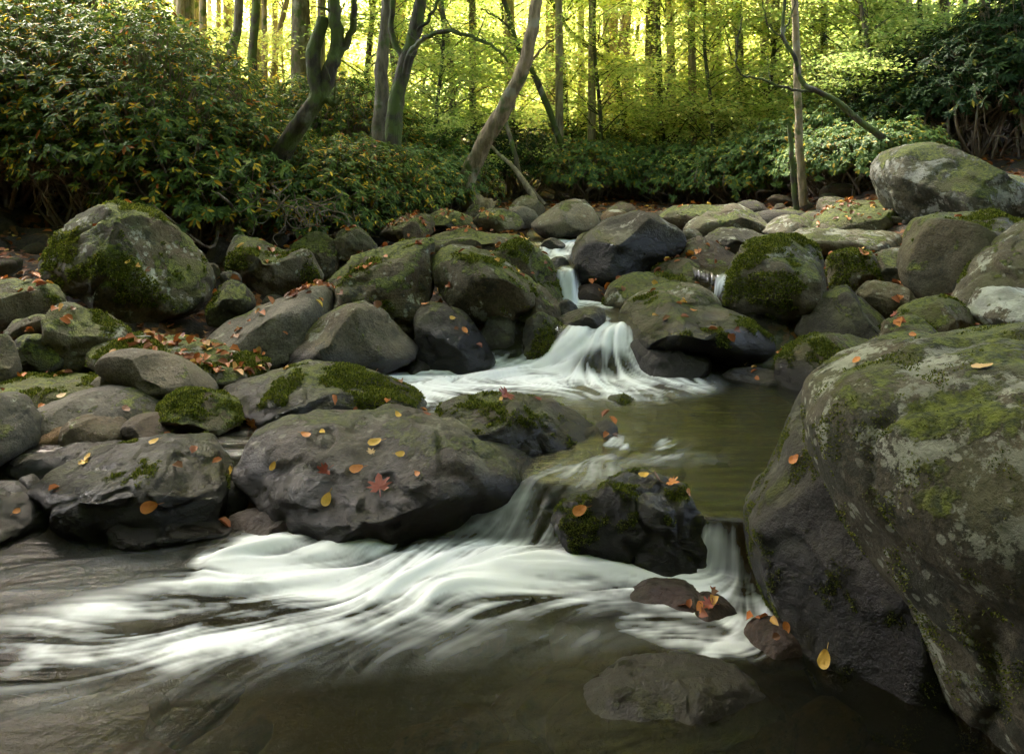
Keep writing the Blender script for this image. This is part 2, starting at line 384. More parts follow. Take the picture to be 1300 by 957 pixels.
rock('smooth oval brown-grey boulder tilted to the right', [(124,456),(133,445),(160,441),(200,447),(240,465),(262,482),(274,499),(245,506),(205,506),(178,498),(150,482),(130,470)], 4.5, .22, lean=.1, c=(.20,.18,.15), moss=.05, lichen=.12, facets=2, rough=.3)
rock('small grey hump behind the right end of the smooth oval boulder', [(250,480),(262,468),(285,465),(312,478),(300,496),(262,498)], 4.7, c=G2, moss=.1, lichen=.1, rough=.5)
rock('low slab edged with bright moss at the left side', [(-60,490),(0,477),(60,474),(120,476),(155,486),(140,510),(60,535),(0,545),(-60,545)], 4.5, .5, lean=.6, c=BR, moss=.55, lichen=.1, leafy=12, facets=2)
rock('long smooth grey whaleback stone with one pale leaf', [(22,550),(45,520),(80,500),(125,491),(165,497),(190,513),(202,532),(160,550),(100,568),(45,570)], 4.2, .3, c=(.17,.165,.155), moss=.05, lichen=.12, facets=2, rough=.4)
rock('little grey cobble above the whaleback stone', [(113,488),(122,479),(138,478),(150,489),(135,498),(117,496)], 4.45, c=G2, moss=0, lichen=.1, rough=.4)
rock('squat stone with a mossy saddle between the slabs', [(190,517),(215,497),(240,493),(275,500),(296,512),(311,532),(302,545),(270,556),(235,553),(205,538)], 4.15, .25, c=BR, moss=.5, lichen=.2, facets=5, rough=1.4)
rock('long dark layered slab with a moss-green right end by the water', [(273,493),(310,480),(345,465),(385,459),(430,467),(480,484),(520,500),(545,520),(520,536),(430,540),(360,538),(310,530),(283,512)], 4.4, .42, c=(.13,.125,.11), moss=.4, lichen=.3, leafy=4, facets=5, strata=.6, wetz=.24)
rock('rounded brown cobble beside the tan cobble', [(79,547),(95,528),(125,526),(152,531),(164,550),(157,568),(110,572),(84,566)], 3.98, .16, c=BR, moss=.05, lichen=.12, facets=2, rough=.5)
rock('dark brown cobble right of the rounded brown cobble', [(152,545),(165,528),(190,524),(220,532),(233,550),(220,562),(175,566)], 4.02, .16, c=(.11,.09,.07), moss=.05, lichen=.0, facets=2, rough=.4, leafy=1)
rock('tan orange cobble among grey stones', [(48,562),(60,548),(76,542),(88,552),(86,568),(60,574)], 3.92, c=(.32,.20,.11), moss=0, lichen=0, rough=.3, facets=1)
rock('tiny grey pebble left of the tan cobble', [(31,566),(36,555),(46,553),(52,562),(44,572)], 3.88, c=G1, moss=0, lichen=0, rough=.3, facets=1)
rock('dark lichen-dotted boulder cut by the left edge above the brown water', [(-60,510),(-20,500),(5,503),(20,520),(33,550),(30,576),(0,590),(-60,592)], 3.8, .28, c=(.13,.125,.12), moss=.1, lichen=.25, leafy=1)
rock('low flat stone lying in still brown water', [(15,590),(35,569),(80,563),(140,561),(175,575),(150,596),(80,608),(30,606)], 3.78, .2, c=(.12,.11,.085), moss=.2, lichen=.05, wetz=.12, facets=2)
rock('broad dark wet boulder with yellow leaves near the lower left', [(40,612),(58,592),(110,572),(150,563),(210,555),(250,559),(272,580),(286,605),(288,640),(275,672),(200,688),(120,690),(60,670),(44,640)], 3.5, .42, c=(.085,.072,.055), moss=.32, lichen=.25, wetz=.12, wet=.8, leafy=2, cuts=[((0,-.9,-.1),.6),((.1,-.4,.9),.66)])
rock('little wet stone at the left shoulder of the broad dark boulder', [(20,620),(28,604),(42,603),(50,620),(45,645),(25,642)], 3.5, c=DK, moss=0, lichen=0, wet=.8)
rock('wet brown wedge stone at the edge of the white water', [(140,668),(150,650),(180,644),(205,645),(235,655),(265,668),(290,680),(260,698),(180,702),(145,692)], 3.3, .17, c=(.14,.115,.085), moss=0, lichen=.2, wetz=.08, wet=.15, leafy=1, strata=.6)
rock('dark stone with one orange leaf at the lower left edge', [(-60,615),(-10,612),(20,628),(44,655),(52,682),(20,700),(-60,700)], 3.35, .22, c=DK, moss=.1, lichen=0, wetz=.1, wet=.3)
rock('large flat-topped boulder with red and yellow maple leaves beside the main cascade', [(304,592),(317,562),(340,540),(380,527),(440,521),(480,514),(530,520),(580,535),(625,557),(656,575),(669,592),(655,612),(625,632),(585,655),(540,676),(500,684),(430,680),(370,668),(325,645),(308,615)], 3.6, .48, lean=.55, c=(.135,.105,.08), moss=.22, lichen=.42, wetz=.16, wet=.5, facets=5, rough=1.2, pale=(.30,.29,.21), cuts=[((-.1,-.8,.5),.55)])
rock('small dark stone holding orange leaves between two large boulders', [(283,615),(290,598),(306,598),(314,620),(310,650),(288,655)], 3.55, c=DK, moss=0, lichen=0, wet=.5)
rock('flat wet ledge at the foot of the maple-leaf boulder', [(285,665),(300,648),(350,645),(400,655),(425,672),(380,690),(300,690)], 3.38, .14, c=(.12,.08,.06), moss=0, lichen=0, wet=.6, leafy=1)
rock('low brown boulder carrying a curled maple leaf in the middle of the pool', [(544,522),(560,507),(600,500),(650,499),(700,509),(735,530),(760,550),(769,566),(750,582),(700,588),(650,584),(600,574),(565,556),(548,540)], 3.98, .32, lean=.3, c=(.135,.11,.08), moss=.4, lichen=.1, wetz=.22, facets=3, rough=1.2)
# --- middle, left of the falls
rock('dark wet pointed boulder with yellow leaf specks left of the rapid', [(524,430),(527,402),(540,387),(557,384),(577,393),(600,413),(620,445),(632,462),(605,475),(567,480),(538,470),(525,450)], 5.55, .33, c=DK, moss=.25, lichen=.1, wetz=.35, wet=.3, leafy=3)
rock('dark rounded stone deep in the shadowed gap beside the rapid', [(603,455),(608,422),(620,400),(640,391),(658,403),(668,440),(655,466),(620,470)], 5.75, c=DK, moss=.2, lichen=.1, wet=.3)
rock('brown-green stone at the left edge of the rapid lip', [(662,450),(664,415),(680,397),(705,404),(722,425),(716,455),(695,466),(670,464)], 5.6, c=(.10,.085,.05), moss=.35, lichen=.1, wet=.3)
rock('great mossy round boulder above the left side of the rapid', [(548,337),(553,317),(567,308),(587,310),(610,319),(640,333),(664,347),(680,362),(682,380),(662,394),(647,404),(607,404),(580,392),(563,378),(552,356)], 6.05, .45, c=G1, moss=.5, lichen=.4, leafy=6, facets=3)
rock('arched mossy boulder curving down behind the great round one', [(620,322),(640,310),(665,306),(690,323),(705,350),(714,378),(716,400),(690,410),(670,398),(650,350)], 6.45, .35, c=BR, moss=.62, lichen=.2, leafy=8)
rock('narrow mossy knob at the foot of the arched boulder', [(652,408),(660,380),(672,365),(686,362),(706,380),(716,398),(712,415),(690,424),(660,422)], 5.95, .25, c=BR, moss=.45, lichen=.15)
rock('small dark stone by the foot of the tall narrow fall', [(704,402),(709,386),(720,380),(732,390),(734,402),(718,410)], 5.95, c=DK, moss=0, lichen=0, wet=.7)
rock('dark wedge stone at the lip of the rapid', [(708,404),(725,397),(750,389),(765,392),(769,408),(748,420),(720,420)], 5.7, .2, c=DK, moss=.1, lichen=0, wet=.7)
rock('long low mossy ledge running behind the round boulders', [(540,308),(552,299),(580,291),(607,294),(640,296),(667,305),(685,318),(675,330),(634,330),(590,326),(555,320)], 7.1, .35, lean=.5, c=(.2,.18,.13), moss=.5, lichen=.3, leafy=20)
rock('flat moss-backed stone with red leaves near the leaning tree', [(533,284),(545,273),(560,266),(583,270),(603,281),(610,295),(570,300),(540,298)], 8.3, .35, lean=.5, c=G1, moss=.6, lichen=.3, leafy=14)
rock('low grey stone right of the flat moss-backed stone', [(600,280),(612,269),(630,265),(650,269),(664,285),(650,296),(615,296)], 7.9, .3, lean=.4, c=G1, moss=.4, lichen=.4, leafy=8)
rock('leaf-strewn brown ledge below the rhododendron edge', [(480,300),(500,280),(520,272),(545,274),(552,292),(535,308),(500,312)], 7.8, .4, lean=.6, c=BR, moss=.35, lichen=.2, leafy=22)
rock('rounded bright-moss stone left of the fractured boulder', [(424,305),(432,293),(447,289),(463,293),(478,312),(468,328),(440,332),(426,325)], 7.1, c=G1, moss=.6, lichen=.15, leafy=3)
rock('pale stone at the foot of the far thicket left of the white boulder', [(646,264),(657,252),(676,250),(691,262),(688,274),(660,276)], 10.0, c=G2, moss=.3, lichen=.4)
rock('pale grey stone just in front of the far thicket stones', [(640,280),(648,265),(668,262),(682,270),(684,286),(660,292)], 9.2, c=(.26,.25,.24), moss=.1, lichen=.3)
rock('small mossy stone at the root of the leaning tree', [(592,268),(600,259),(612,260),(620,270),(612,278),(596,277)], 9.8, c=G1, moss=.55, lichen=.2)
rock('smooth pale boulder standing out at the head of the stream', [(674,286),(690,271),(708,260),(727,254),(745,256),(758,272),(762,288),(748,300),(715,304),(688,300)], 8.6, .45, c=(.33,.31,.27), moss=.12, lichen=.3, facets=2, rough=.4)
rock('pinkish flat stone behind the big dark boulder', [(762,276),(770,268),(790,266),(798,274),(790,282),(768,283)], 9.6, c=(.36,.29,.24), moss=0, lichen=.2)
rock('big dark boulder with a grey top dividing the upper falls', [(714,368),(718,340),(733,310),(760,285),(790,270),(811,265),(835,271),(858,284),(869,300),(866,318),(850,334),(830,348),(800,364),(765,376),(735,378)], 7.25, .55, lean=.25, c=(.115,.105,.095), moss=.1, lichen=.42, wetz=.86, facets=3, rough=.6, pale=(.3,.29,.24))
rock('pale little stone pressed to the left flank of the big dark boulder', [(730,308),(737,298),(750,295),(756,303),(748,316),(734,318)], 7.6, c=PALE, moss=.1, lichen=.4)
rock('dark stone splitting the uppermost little fall', [(686,312),(694,304),(708,303),(717,312),(710,322),(692,323)], 7.95, c=DK, moss=0, lichen=0, wet=.8)
rock('reddish wet stone beside the pool under the tall narrow fall', [(722,378),(735,364),(755,360),(770,368),(776,382),(760,390),(735,388)], 6.75, .15, c=(.14,.075,.055), moss=0, lichen=0, wet=.6, leafy=3)
rock('dark round stone at the top of the tall narrow fall', [(695,342),(700,330),(714,326),(724,336),(722,350),(705,354)], 6.95, c=DK, moss=.2, lichen=0, wet=.8)
# --- middle, right of the falls
rock('low mossy stone with pale patches right of the narrow fall', [(766,384),(775,365),(795,352),(830,346),(870,347),(900,356),(912,376),(895,392),(850,396),(800,398),(775,394)], 6.5, .4, lean=.5, c=G1, moss=.5, lichen=.4, leafy=5)
rock('pale flat stone resting behind the overhanging boulder', [(792,388),(815,372),(845,361),(880,359),(900,368),(912,386),(890,398),(830,400)], 6.05, .35, lean=.5, c=PALE, moss=.2, lichen=.5)
rock('wide overhanging boulder with a dark wet underside on the right of the rapid', [(782,402),(793,385),(820,376),(850,373),(890,383),(930,394),(960,409),(977,430),(974,450),(950,462),(920,468),(880,472),(840,472),(815,458),(797,432),(785,415)], 5.55, .5, lean=.45, c=G1, moss=.35, lichen=.35, wetz=.42, leafy=7, cuts=[((.0,-.4,.92),.6),((-.1,-.75,-.65),.55)])
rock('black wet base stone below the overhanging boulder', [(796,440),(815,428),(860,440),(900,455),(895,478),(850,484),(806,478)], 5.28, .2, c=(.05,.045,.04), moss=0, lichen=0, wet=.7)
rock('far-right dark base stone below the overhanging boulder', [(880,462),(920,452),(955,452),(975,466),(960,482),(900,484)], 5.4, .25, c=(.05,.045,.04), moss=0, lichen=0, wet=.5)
rock('tall round boulder with moss streaks on the right bank', [(919,386),(929,357),(940,330),(956,307),(983,297),(1016,299),(1047,313),(1061,330),(1061,354),(1054,372),(1035,390),(1012,402),(983,408),(956,408),(933,400)], 6.2, .5, c=(.16,.145,.115), moss=.42, lichen=.35, facets=5, cuts=[((.85,-.4,.2),.68),((-.2,-.3,.93),.7)])
rock('small stone with an orange leaf on top behind the tall round boulder', [(1054,335),(1066,321),(1088,317),(1108,320),(1116,340),(1112,362),(1090,372),(1062,374)], 6.75, .3, c=G1, moss=.4, lichen=.3, leafy=4)
rock('square grey stone between two boulders on the right bank', [(1110,345),(1117,323),(1135,316),(1152,314),(1162,327),(1163,358),(1150,370),(1128,370),(1114,365)], 6.7, .3, c=G2, moss=.1, lichen=.4, facets=6)
rock('dark three-sided boulder with a pale ridge on the right bank', [(1015,432),(1030,397),(1050,376),(1080,360),(1100,369),(1122,390),(1136,410),(1130,440),(1080,448),(1035,445)], 5.65, .4, c=(.10,.095,.075), moss=.4, lichen=.1, facets=2, cuts=[((-.55,-.8,.1),.35),((.7,-.55,.45),.45)])
rock('grey slab leaning behind the three-sided boulder', [(1092,374),(1110,357),(1140,362),(1168,382),(1172,400),(1130,408),(1100,395)], 6.0, .3, c=G2, moss=.1, lichen=.3, leafy=4)
rock('massive smooth green-grey boulder below the giant boulder', [(1156,345),(1163,314),(1177,283),(1190,272),(1227,268),(1260,271),(1300,284),(1345,300),(1350,340),(1300,372),(1250,390),(1200,392),(1172,386),(1158,368)], 6.1, .6, lean=.2, c=(.145,.14,.105), moss=.38, lichen=.1, facets=3, rough=.6, leafy=1, cuts=[((-.6,-.75,.0),.6),((0,-.3,.95),.75)])
rock('tilted grey slab rising to the right edge', [(1223,396),(1243,355),(1268,320),(1300,294),(1350,268),(1380,330),(1350,385),(1280,412),(1238,408)], 5.5, .4, c=G2, moss=.3, lichen=.4, cuts=[((-.2,-.85,.4),.5)])
rock('giant pale lichen-streaked boulder overhanging the right bank', [(1119,222),(1126,196),(1145,181),(1180,176),(1220,184),(1260,202),(1300,222),(1370,262),(1400,310),(1330,318),(1250,300),(1200,305),(1172,312),(1150,292),(1130,258)], 7.7, .9, lean=.3, c=(.19,.18,.15), moss=.5, lichen=.7, dark=.9, facets=2, rough=.7, pale=(.38,.38,.34), cuts=[((.35,-.35,.85),.55),((.1,-.95,-.15),.6)])
rock('moss-topped boulder under red leaf litter beside the giant boulder', [(1028,292),(1050,275),(1085,258),(1120,255),(1145,262),(1155,290),(1130,304),(1060,304)], 8.1, .5, lean=.5, c=G1, moss=.62, lichen=.3, leafy=40)
rock('low lichened stone at the foot of the twin far trunks', [(970,294),(990,279),(1010,273),(1035,283),(1045,295),(1010,304),(980,304)], 8.2, .4, lean=.5, c=G2, moss=.3, lichen=.5)
rock('wide pale lichen slab behind the tall round boulder', [(1000,306),(1028,292),(1060,289),(1100,293),(1145,297),(1155,316),(1110,328),(1050,326),(1010,318)], 7.4, .45, lean=.6, c=PALE, moss=.35, lichen=.6)
rock('white-lichened stone at the right edge above the nearest boulder', [(1240,402),(1256,376),(1280,364),(1315,367),(1340,395),(1320,420),(1260,420)], 4.85, .3, c=G2, moss=.2, lichen=.9, pale=(.55,.57,.5))
rock('stone with a bright moss cap behind the nearest boulder', [(1142,405),(1163,386),(1195,376),(1220,379),(1238,404),(1235,428),(1180,436),(1150,425)], 4.95, .28, c=G1, moss=.55, lichen=.3)
rock('low moss-striped stone at the foot of the moss-capped one', [(1124,432),(1130,409),(1155,401),(1176,405),(1194,420),(1190,442),(1140,450)], 4.7, .22, c=G1, moss=.55, lichen=.2)
rock('small green hump with an orange leaf beside the nearest boulder', [(1133,436),(1148,418),(1170,413),(1188,420),(1196,436),(1165,448)], 4.5, .15, c=G1, moss=.65, lichen=0, leafy=1)
rock('low mossy boulder at the right edge of the pool', [(988,480),(992,458),(1010,441),(1033,427),(1073,421),(1107,428),(1124,440),(1125,475),(1095,508),(1030,512),(990,506)], 4.95, .35, c=BR, moss=.48, lichen=.3, wetz=.26, leafy=1)
rock('rounded grey boulder in front of the far right thicket', [(870,292),(886,276),(913,265),(940,261),(960,268),(972,283),(974,300),(940,308),(895,306)], 8.6, .45, c=G1, moss=.3, lichen=.35)
rock('dark low stone in front of the rounded grey boulder', [(893,308),(910,295),(930,290),(958,294),(972,304),(960,324),(930,328),(902,322)], 7.7, .35, c=(.1,.09,.08), moss=.2, lichen=.25)
rock('dark brown stone dotted with leaves beside the side channel', [(858,330),(870,311),(890,302),(910,307),(930,320),(943,333),(940,356),(915,362),(885,354),(862,346)], 7.15, .35, c=(.10,.07,.05), moss=.2, lichen=.15, leafy=6)
rock('small smooth grey stone at the shoulder of the big dark boulder', [(862,300),(870,291),(884,290),(892,300),(884,310),(866,310)], 8.0, c=G2, moss=.1, lichen=.2)
rock('flat stone under orange leaves in the side channel', [(822,352),(838,337),(862,330),(888,335),(908,346),(914,364),(880,372),(840,366)], 6.85, .3, lean=.5, c=BR, moss=.4, lichen=.1, leafy=14)
rock('brown mossy slab at the far edge right of the pale boulder', [(834,278),(850,266),(875,261),(905,261),(918,272),(905,288),(860,293)], 9.0, .4, lean=.4, c=BR, moss=.5, lichen=.2, leafy=6)
rock('little dark stone showing above the pool surface', [(768,512),(776,503),(795,501),(808,510),(800,520),(775,521)], 4.6, .1, c=DK, moss=.3, lichen=0, wet=.6)
rock('wet stone wearing red leaves in the middle of the pool', [(752,556),(757,540),(770,533),(783,541),(786,560),(770,568)], 4.05, .1, c=DK, moss=0, lichen=0, wet=.7, leafy=2)
rock('low wet stone at the right bank waterline', [(915,486),(930,472),(955,466),(985,470),(992,486),(950,494)], 5.1, .2, c=DK, moss=0, lichen=.1, wet=.6, leafy=3)
rock('small brown stone at the left end of the white rapid', [(430,472),(438,454),(458,450),(469,462),(467,480),(445,486)], 5.2, .15, c=(.10,.075,.06), moss=0, lichen=.1, wet=.3)
rock('small dark stone beside the foot of the speckled wedge', [(508,472),(516,458),(535,456),(548,468),(540,482),(518,484)], 5.35, .15, c=DK, moss=0, lichen=0, wet=.6)
# --- left back slope stones
for lab, pts, D in [
    ('dark stone in leaf litter behind the left mossy boulder', [(15,345),(25,328),(45,324),(58,338),(50,355),(25,358)], 6.9),
    ('low dark stone against the far left slope', [(-20,330),(0,318),(22,320),(28,338),(5,348),(-20,345)], 7.2),
    ('mossy stump-shaped stone above the left slope litter', [(28,318),(36,305),(55,303),(68,318),(60,332),(36,334)], 7.6),
    ('dark rounded stone right of the big lichen boulder top', [(262,322),(270,306),(285,302),(292,318),(284,334),(268,336)], 7.4),
    ('grey stone below the tangled bare twigs', [(330,305),(340,293),(358,292),(366,304),(355,316),(336,316)], 7.6),
    ('pale stone catching light under the thicket', [(370,305),(378,298),(398,299),(404,308),(392,316),(374,315)], 7.9)]:
    rock(lab, pts, D, c=(.11, .10, .085), moss=.3, lichen=.15, leafy=5)
# --- foreground
rock('dark mossy stone with orange leaves that splits the main cascade', [(699,667),(712,643),(750,620),(785,602),(820,599),(850,606),(872,625),(890,655),(908,680),(912,715),(890,740),(840,738),(790,722),(740,705),(710,690)], 3.12, .24, lean=.2, c=(.075,.065,.055), moss=.45, lichen=.05, wetz=.16, wet=.85, facets=6, rough=1.6, cuts=[((-.3,-.9,.1),.45)])
rock('red-brown stone glazed by the falling water', [(792,775),(800,752),(830,738),(870,738),(898,755),(905,785),(880,805),(820,805)], 2.8, .22, lean=.4, c=(.15,.07,.05), moss=0, lichen=0, wet=.55, facets=1, rough=.6)
rock('leaf-covered stone under the small right-hand fall', [(868,792),(876,768),(895,755),(920,757),(936,775),(935,800),(905,812),(878,808)], 2.74, .14, c=(.13,.08,.05), moss=0, lichen=0, wet=.5, leafy=5, facets=1)
rock('low brown stone with wet red leaves at the foot of the grey wet boulder', [(940,822),(955,796),(980,784),(1005,788),(1020,812),(1015,838),(980,850),(950,845)], 2.55, .14, c=(.16,.09,.06), moss=0, lichen=0, wet=.5, leafy=3, facets=1)
rock('dark red submerged slab along the bottom edge', [(620,905),(690,858),(750,838),(800,817),(835,810),(872,820),(910,850),(930,920),(860,965),(640,975)], 2.48, .16, lean=.9, c=(.075,.03,.022), moss=0, lichen=0, wet=.5, facets=2, rough=.6)
rock('smooth grey-brown stone at the bottom edge below the small fall', [(690,925),(742,880),(790,850),(850,834),(900,839),(950,856),(985,888),(1010,935),(930,968),(800,975),(700,960)], 2.26, .17, lean=.7, c=(.10,.08,.05), moss=.1, lichen=0, wet=.8, facets=3)
rock('steep dark wet boulder veined with lichen below the nearest boulder', [(944,660),(960,632),(985,600),(1003,560),(1020,510),(1050,470),(1095,450),(1150,455),(1230,520),(1290,700),(1300,900),(1260,1020),(1120,1020),(1060,930),(1010,850),(975,800),(955,740),(945,700)], 2.72, .42, lean=.3, c=(.125,.115,.11), dark=.7, moss=.3, lichen=.36, wetz=.22, wet=.62, facets=2, rough=.6, leafy=0, pale=(.36,.37,.29))
rock('enormous lichen-blotched boulder filling the lower right corner', [(1044,540),(1050,500),(1075,470),(1110,448),(1160,425),(1220,404),(1300,386),(1420,372),(1560,390),(1680,500),(1700,760),(1600,960),(1420,1040),(1270,1010),(1215,920),(1180,850),(1150,770),(1115,710),(1080,650),(1052,595)], 2.35, .7, lean=.12, k=.95, c=(.155,.145,.115), lsc=1.5, dark=.8, moss=.36, lichen=.66, facets=0, rough=.7, leafy=0, pale=(.40,.41,.32))

# ---------------------------------------------------------------- ground
def base_z(x, y):
    z = np.interp(y, [-20, 0, 2, 3, 3.6, 5, 5.6, 6.5, 7.5, 9, 10, 12, 18, 30, 60, 100, 220], [-.3, -.28, -.26, -.22, -.05, 0, .16, .33, .5, .68, .85, .98, 1.35, 2.3, 7, 24, 60])
    left = np.clip(-x - (1.6 + .12 * y), 0, None); right = np.clip(x - (1.9 + .12 * y), 0, None)
    z = z + .8 * (1 - np.exp(-left * .45)) + 1.1 * (1 - np.exp(-right * .4)) + .04 * (left + right)
    return z
def axis_coords(lo, hi, dense_lo, dense_hi, step, grow=1.18):
    a = list(np.arange(dense_lo, dense_hi, step)); s = step; v = a[-1]
    while v < hi: s *= grow; v += s; a.append(v)
    s = step; v = a[0]; b = []
    while v > lo: s *= grow; v -= s; b.append(v)
    return np.array(b[::-1] + a)
gx = axis_coords(-160, 160, -7, 7, .06); gy = axis_coords(-15, 230, .3, 13, .06, 1.12)
X, Y = np.meshgrid(gx, gy); x, y = X.ravel(), Y.ravel()
zb = base_z(x, y); num = np.zeros_like(x); den = np.full_like(x, .25)
def water_mask(x, y):
    """1 where the stream runs"""
    lo = np.interp(y, [0, 2.5, 3.4, 3.9, 4.6, 5.2, 5.8, 6.4, 7, 8, 9.2], [-3.5, -3, -3.0, -2.4, -.9, -.75, .15, .25, .3, .2, .3])
    hi = np.interp(y, [0, 2.5, 3.4, 3.9, 4.6, 5.2, 5.8, 6.4, 7, 8, 9.2], [1.3, 1.3, 1.4, 1.7, 1.9, 1.85, 1.8, 1.85, 1.8, 1.2, .6])
    return sstep(-.12, .12, x - lo) * sstep(-.12, .12, hi - x) * sstep(9.6, 9.2, y)
for R in ROCKS:
    cx, cy, cz = R['c']; rr = max(.12, .6 * R['w'] / 2); tgt = R['bot'] + .22 * R['h']
    sel = (np.abs(x - cx) < rr * 3) & (np.abs(y - cy) < rr * 3)
    w_ = np.exp(-(((x[sel] - cx) / rr) ** 2 + ((y[sel] - cy) / (rr * .8)) ** 2))
    num[sel] += w_ * (tgt - zb[sel]); den[sel] += w_
zg = zb + num / den
P3 = np.stack([x, y, np.zeros_like(x)], 1)
zg = zg + np.where(y < 14, .035, .12) * fbm(P3 * 1.3, 4) + .02 * fbm(P3 * 6, 2)
wm = water_mask(x, y); wlev = wz(x, y)
bedz = wlev - .10 - .07 * (fbm(P3 * 2.3 + 9, 3) * .5 + .5)
zg = zg * (1 - wm) + np.minimum(zg, bedz) * wm
def gz(px_, py_):
    i = np.argmin(abs(gx - px_)); j = np.argmin(abs(gy - py_)); return float(zg[j * len(gx) + i])
nx, ny = len(gx), len(gy)
I = (np.arange(ny - 1)[:, None] * nx + np.arange(nx - 1)[None, :]).ravel()
m, nt = newmat('forest_floor_and_stream_bed'); N = NT(nt)
tc = N.n('ShaderNodeTexCoord').outputs['Object']
at = N.n('ShaderNodeAttribute', attribute_name='bed').outputs['Fac']
n1 = N.noise(tc, 3, 6); n2 = N.noise(tc, 30, 6, .7)
soil = N.mix(N.ss(n2, .35, .65), (.018, .013, .009), (.055, .038, .024))
vc = N.vor(tc, 22, 'F1', 'Color'); sv = N.n('ShaderNodeSeparateColor'); N.l(vc, sv.inputs[0])
lit = N.ramp(sv.outputs[0], [(0, (.10, .045, .02)), (.4, (.22, .08, .02)), (.7, (.30, .12, .025)), (.9, (.14, .06, .03)), (1, (.4, .24, .05))])
soil = N.mix(N.math('MULTIPLY', N.ss(sv.outputs[1], .45, .5), N.ss(n1, .42, .6)), soil, lit)
ped = N.ramp(N.vor(tc, 9, 'F1', 'Color'), [(0, (.035, .03, .012)), (.5, (.10, .075, .03)), (1, (.16, .13, .06))])
bedc = N.mix(.55, ped, N.mix(N.ss(n2, .3, .7), (.02, .016, .009), (.09, .07, .035)))
bedc = N.mix(N.ss(n1, .4, .6), bedc, (.07, .055, .02))
col = N.mix(at, soil, bedc)
p = N.n('ShaderNodeBsdfPrincipled'); N.l(col, p.inputs['Base Color']); p.inputs['Roughness'].default_value = .85
b = N.n('ShaderNodeBump'); b.inputs['Strength'].default_value = .8; b.inputs['Distance'].default_value = .03; N.l(n2, b.inputs['Height']); N.l(b.outputs[0], p.inputs['Normal'])
o_ = N.n('ShaderNodeOutputMaterial'); N.l(p.outputs[0], o_.inputs[0])
g = mesh_np('ground', np.stack([x, y, zg], 1), [np.stack([I, I + 1, I + nx + 1, I + nx], 1)], m)
a_ = g.data.attributes.new('bed', 'FLOAT', 'POINT'); a_.data.foreach_set('value', wm.astype(np.float32))
tag(g, 'dark forest floor with leaf litter and brown stream bed', 'ground', kind='structure')

# small cobbles wedged among the boulders and scattered on the banks
rc = RS(321); cob = []
for k in range(5):
    S, Fa = ico(3); off = rc.uniform(0, 50, 3)
    V = S * np.array([1, rc.uniform(.7, .9), rc.uniform(.5, .75)]) * (1 + .16 * fbm(S * 1.1 + off, 3))[:, None]
    o = mesh_np('cobble', V, [Fa], rock_mat('cobble_stone_%d' % k, 400 + k, c=[G1, BR, G2, DK, (.2, .15, .11)][k], moss=.15 if k % 2 else .3, lichen=.15)); cob.append(o)
ncob = 0; tries = 0
while ncob < 120 and tries < 3000:
    tries += 1
    cy = rc.uniform(3.7, 10.5); cx = rc.uniform(-.66, .66) * cy
    if float(water_mask(np.array([cx]), np.array([cy]))[0]) > .3: continue
    sz = rc.uniform(.035, .13) * (1 if cy < 6 else 1.3); k = rc.randint(5)
    if ncob < 5: o = cob[ncob]
    else: o = cob[k].copy(); C.objects.link(o)
    o.location = (cx, cy, gz(cx, cy) + .2 * sz); o.scale = (sz * rc.uniform(.8, 1.4), sz, sz); o.rotation_euler = (rc.uniform(-.3, .3), rc.uniform(-.3, .3), rc.uniform(0, 6))
    tag(o, 'small loose cobble wedged among the bigger stones', 'cobble', 'loose cobbles on the banks'); ncob += 1

nb = 0
while nb < 42:
    cy = rc.uniform(8.6, 10.6); cx = rc.uniform(.75, 4.9) if nb % 4 else rc.uniform(-2.2, -.3)
    sz = rc.uniform(.14, .34); k = rc.randint(5); o = cob[k].copy(); C.objects.link(o); o.name = 'boulder'
    o.location = (cx, cy, gz(cx, cy) + .12 * sz); o.scale = (sz * rc.uniform(1, 1.5), sz, sz * rc.uniform(.8, 1.1)); o.rotation_euler = (0, 0, rc.uniform(0, 6))
    tag(o, 'rounded stone packed at the foot of the far shrubs', 'boulder', 'stones along the far bank'); nb += 1

subm = [cob[k].data.copy() for k in range(5)]
for k, d_ in enumerate(subm):
    d_.materials.clear(); d_.materials.append(rock_mat('sunken_stone_%d' % k, 700 + k, c=[(.20,.15,.09), (.13,.10,.06), (.22,.19,.14), (.16,.07,.05), (.17,.15,.07)][k], moss=0, lichen=0, dark=.7))
ns = 0
while ns < 110:
    cy = rc.uniform(1.75, 4.9); cx = rc.uniform(-.66, .5) * cy
    if cy > 3.2: cx = rc.uniform(.1, 1.7)
    if cx > .4 and 2.6 < cy < 3.4: continue
    if float(water_mask(np.array([cx]), np.array([cy]))[0]) < .9: continue
    sz = rc.uniform(.04, .13); k = rc.randint(5); o = bpy.data.objects.new('sunken_stone', subm[k]); C.objects.link(o)
    o.location = (cx, cy, float(wz(cx, cy)) - .045 - sz * .72); o.scale = (sz * rc.uniform(1, 1.6), sz, sz); o.rotation_euler = (0, 0, rc.uniform(0, 6))
    tag(o, 'rounded brown stone lying under the clear shallow water', 'stone', 'stones on the stream bed'); ns += 1

# ---------------------------------------------------------------- water
NU, NY = 660, 560
yy = np.exp(np.linspace(math.log(1.15), math.log(9.5), NY)); uu = np.linspace(-1, 1, NU)
Yg = np.repeat(yy, NU); Xg = np.tile(uu, NY) * (.74 * Yg + .35)
Zg = wz(Xg, Yg)
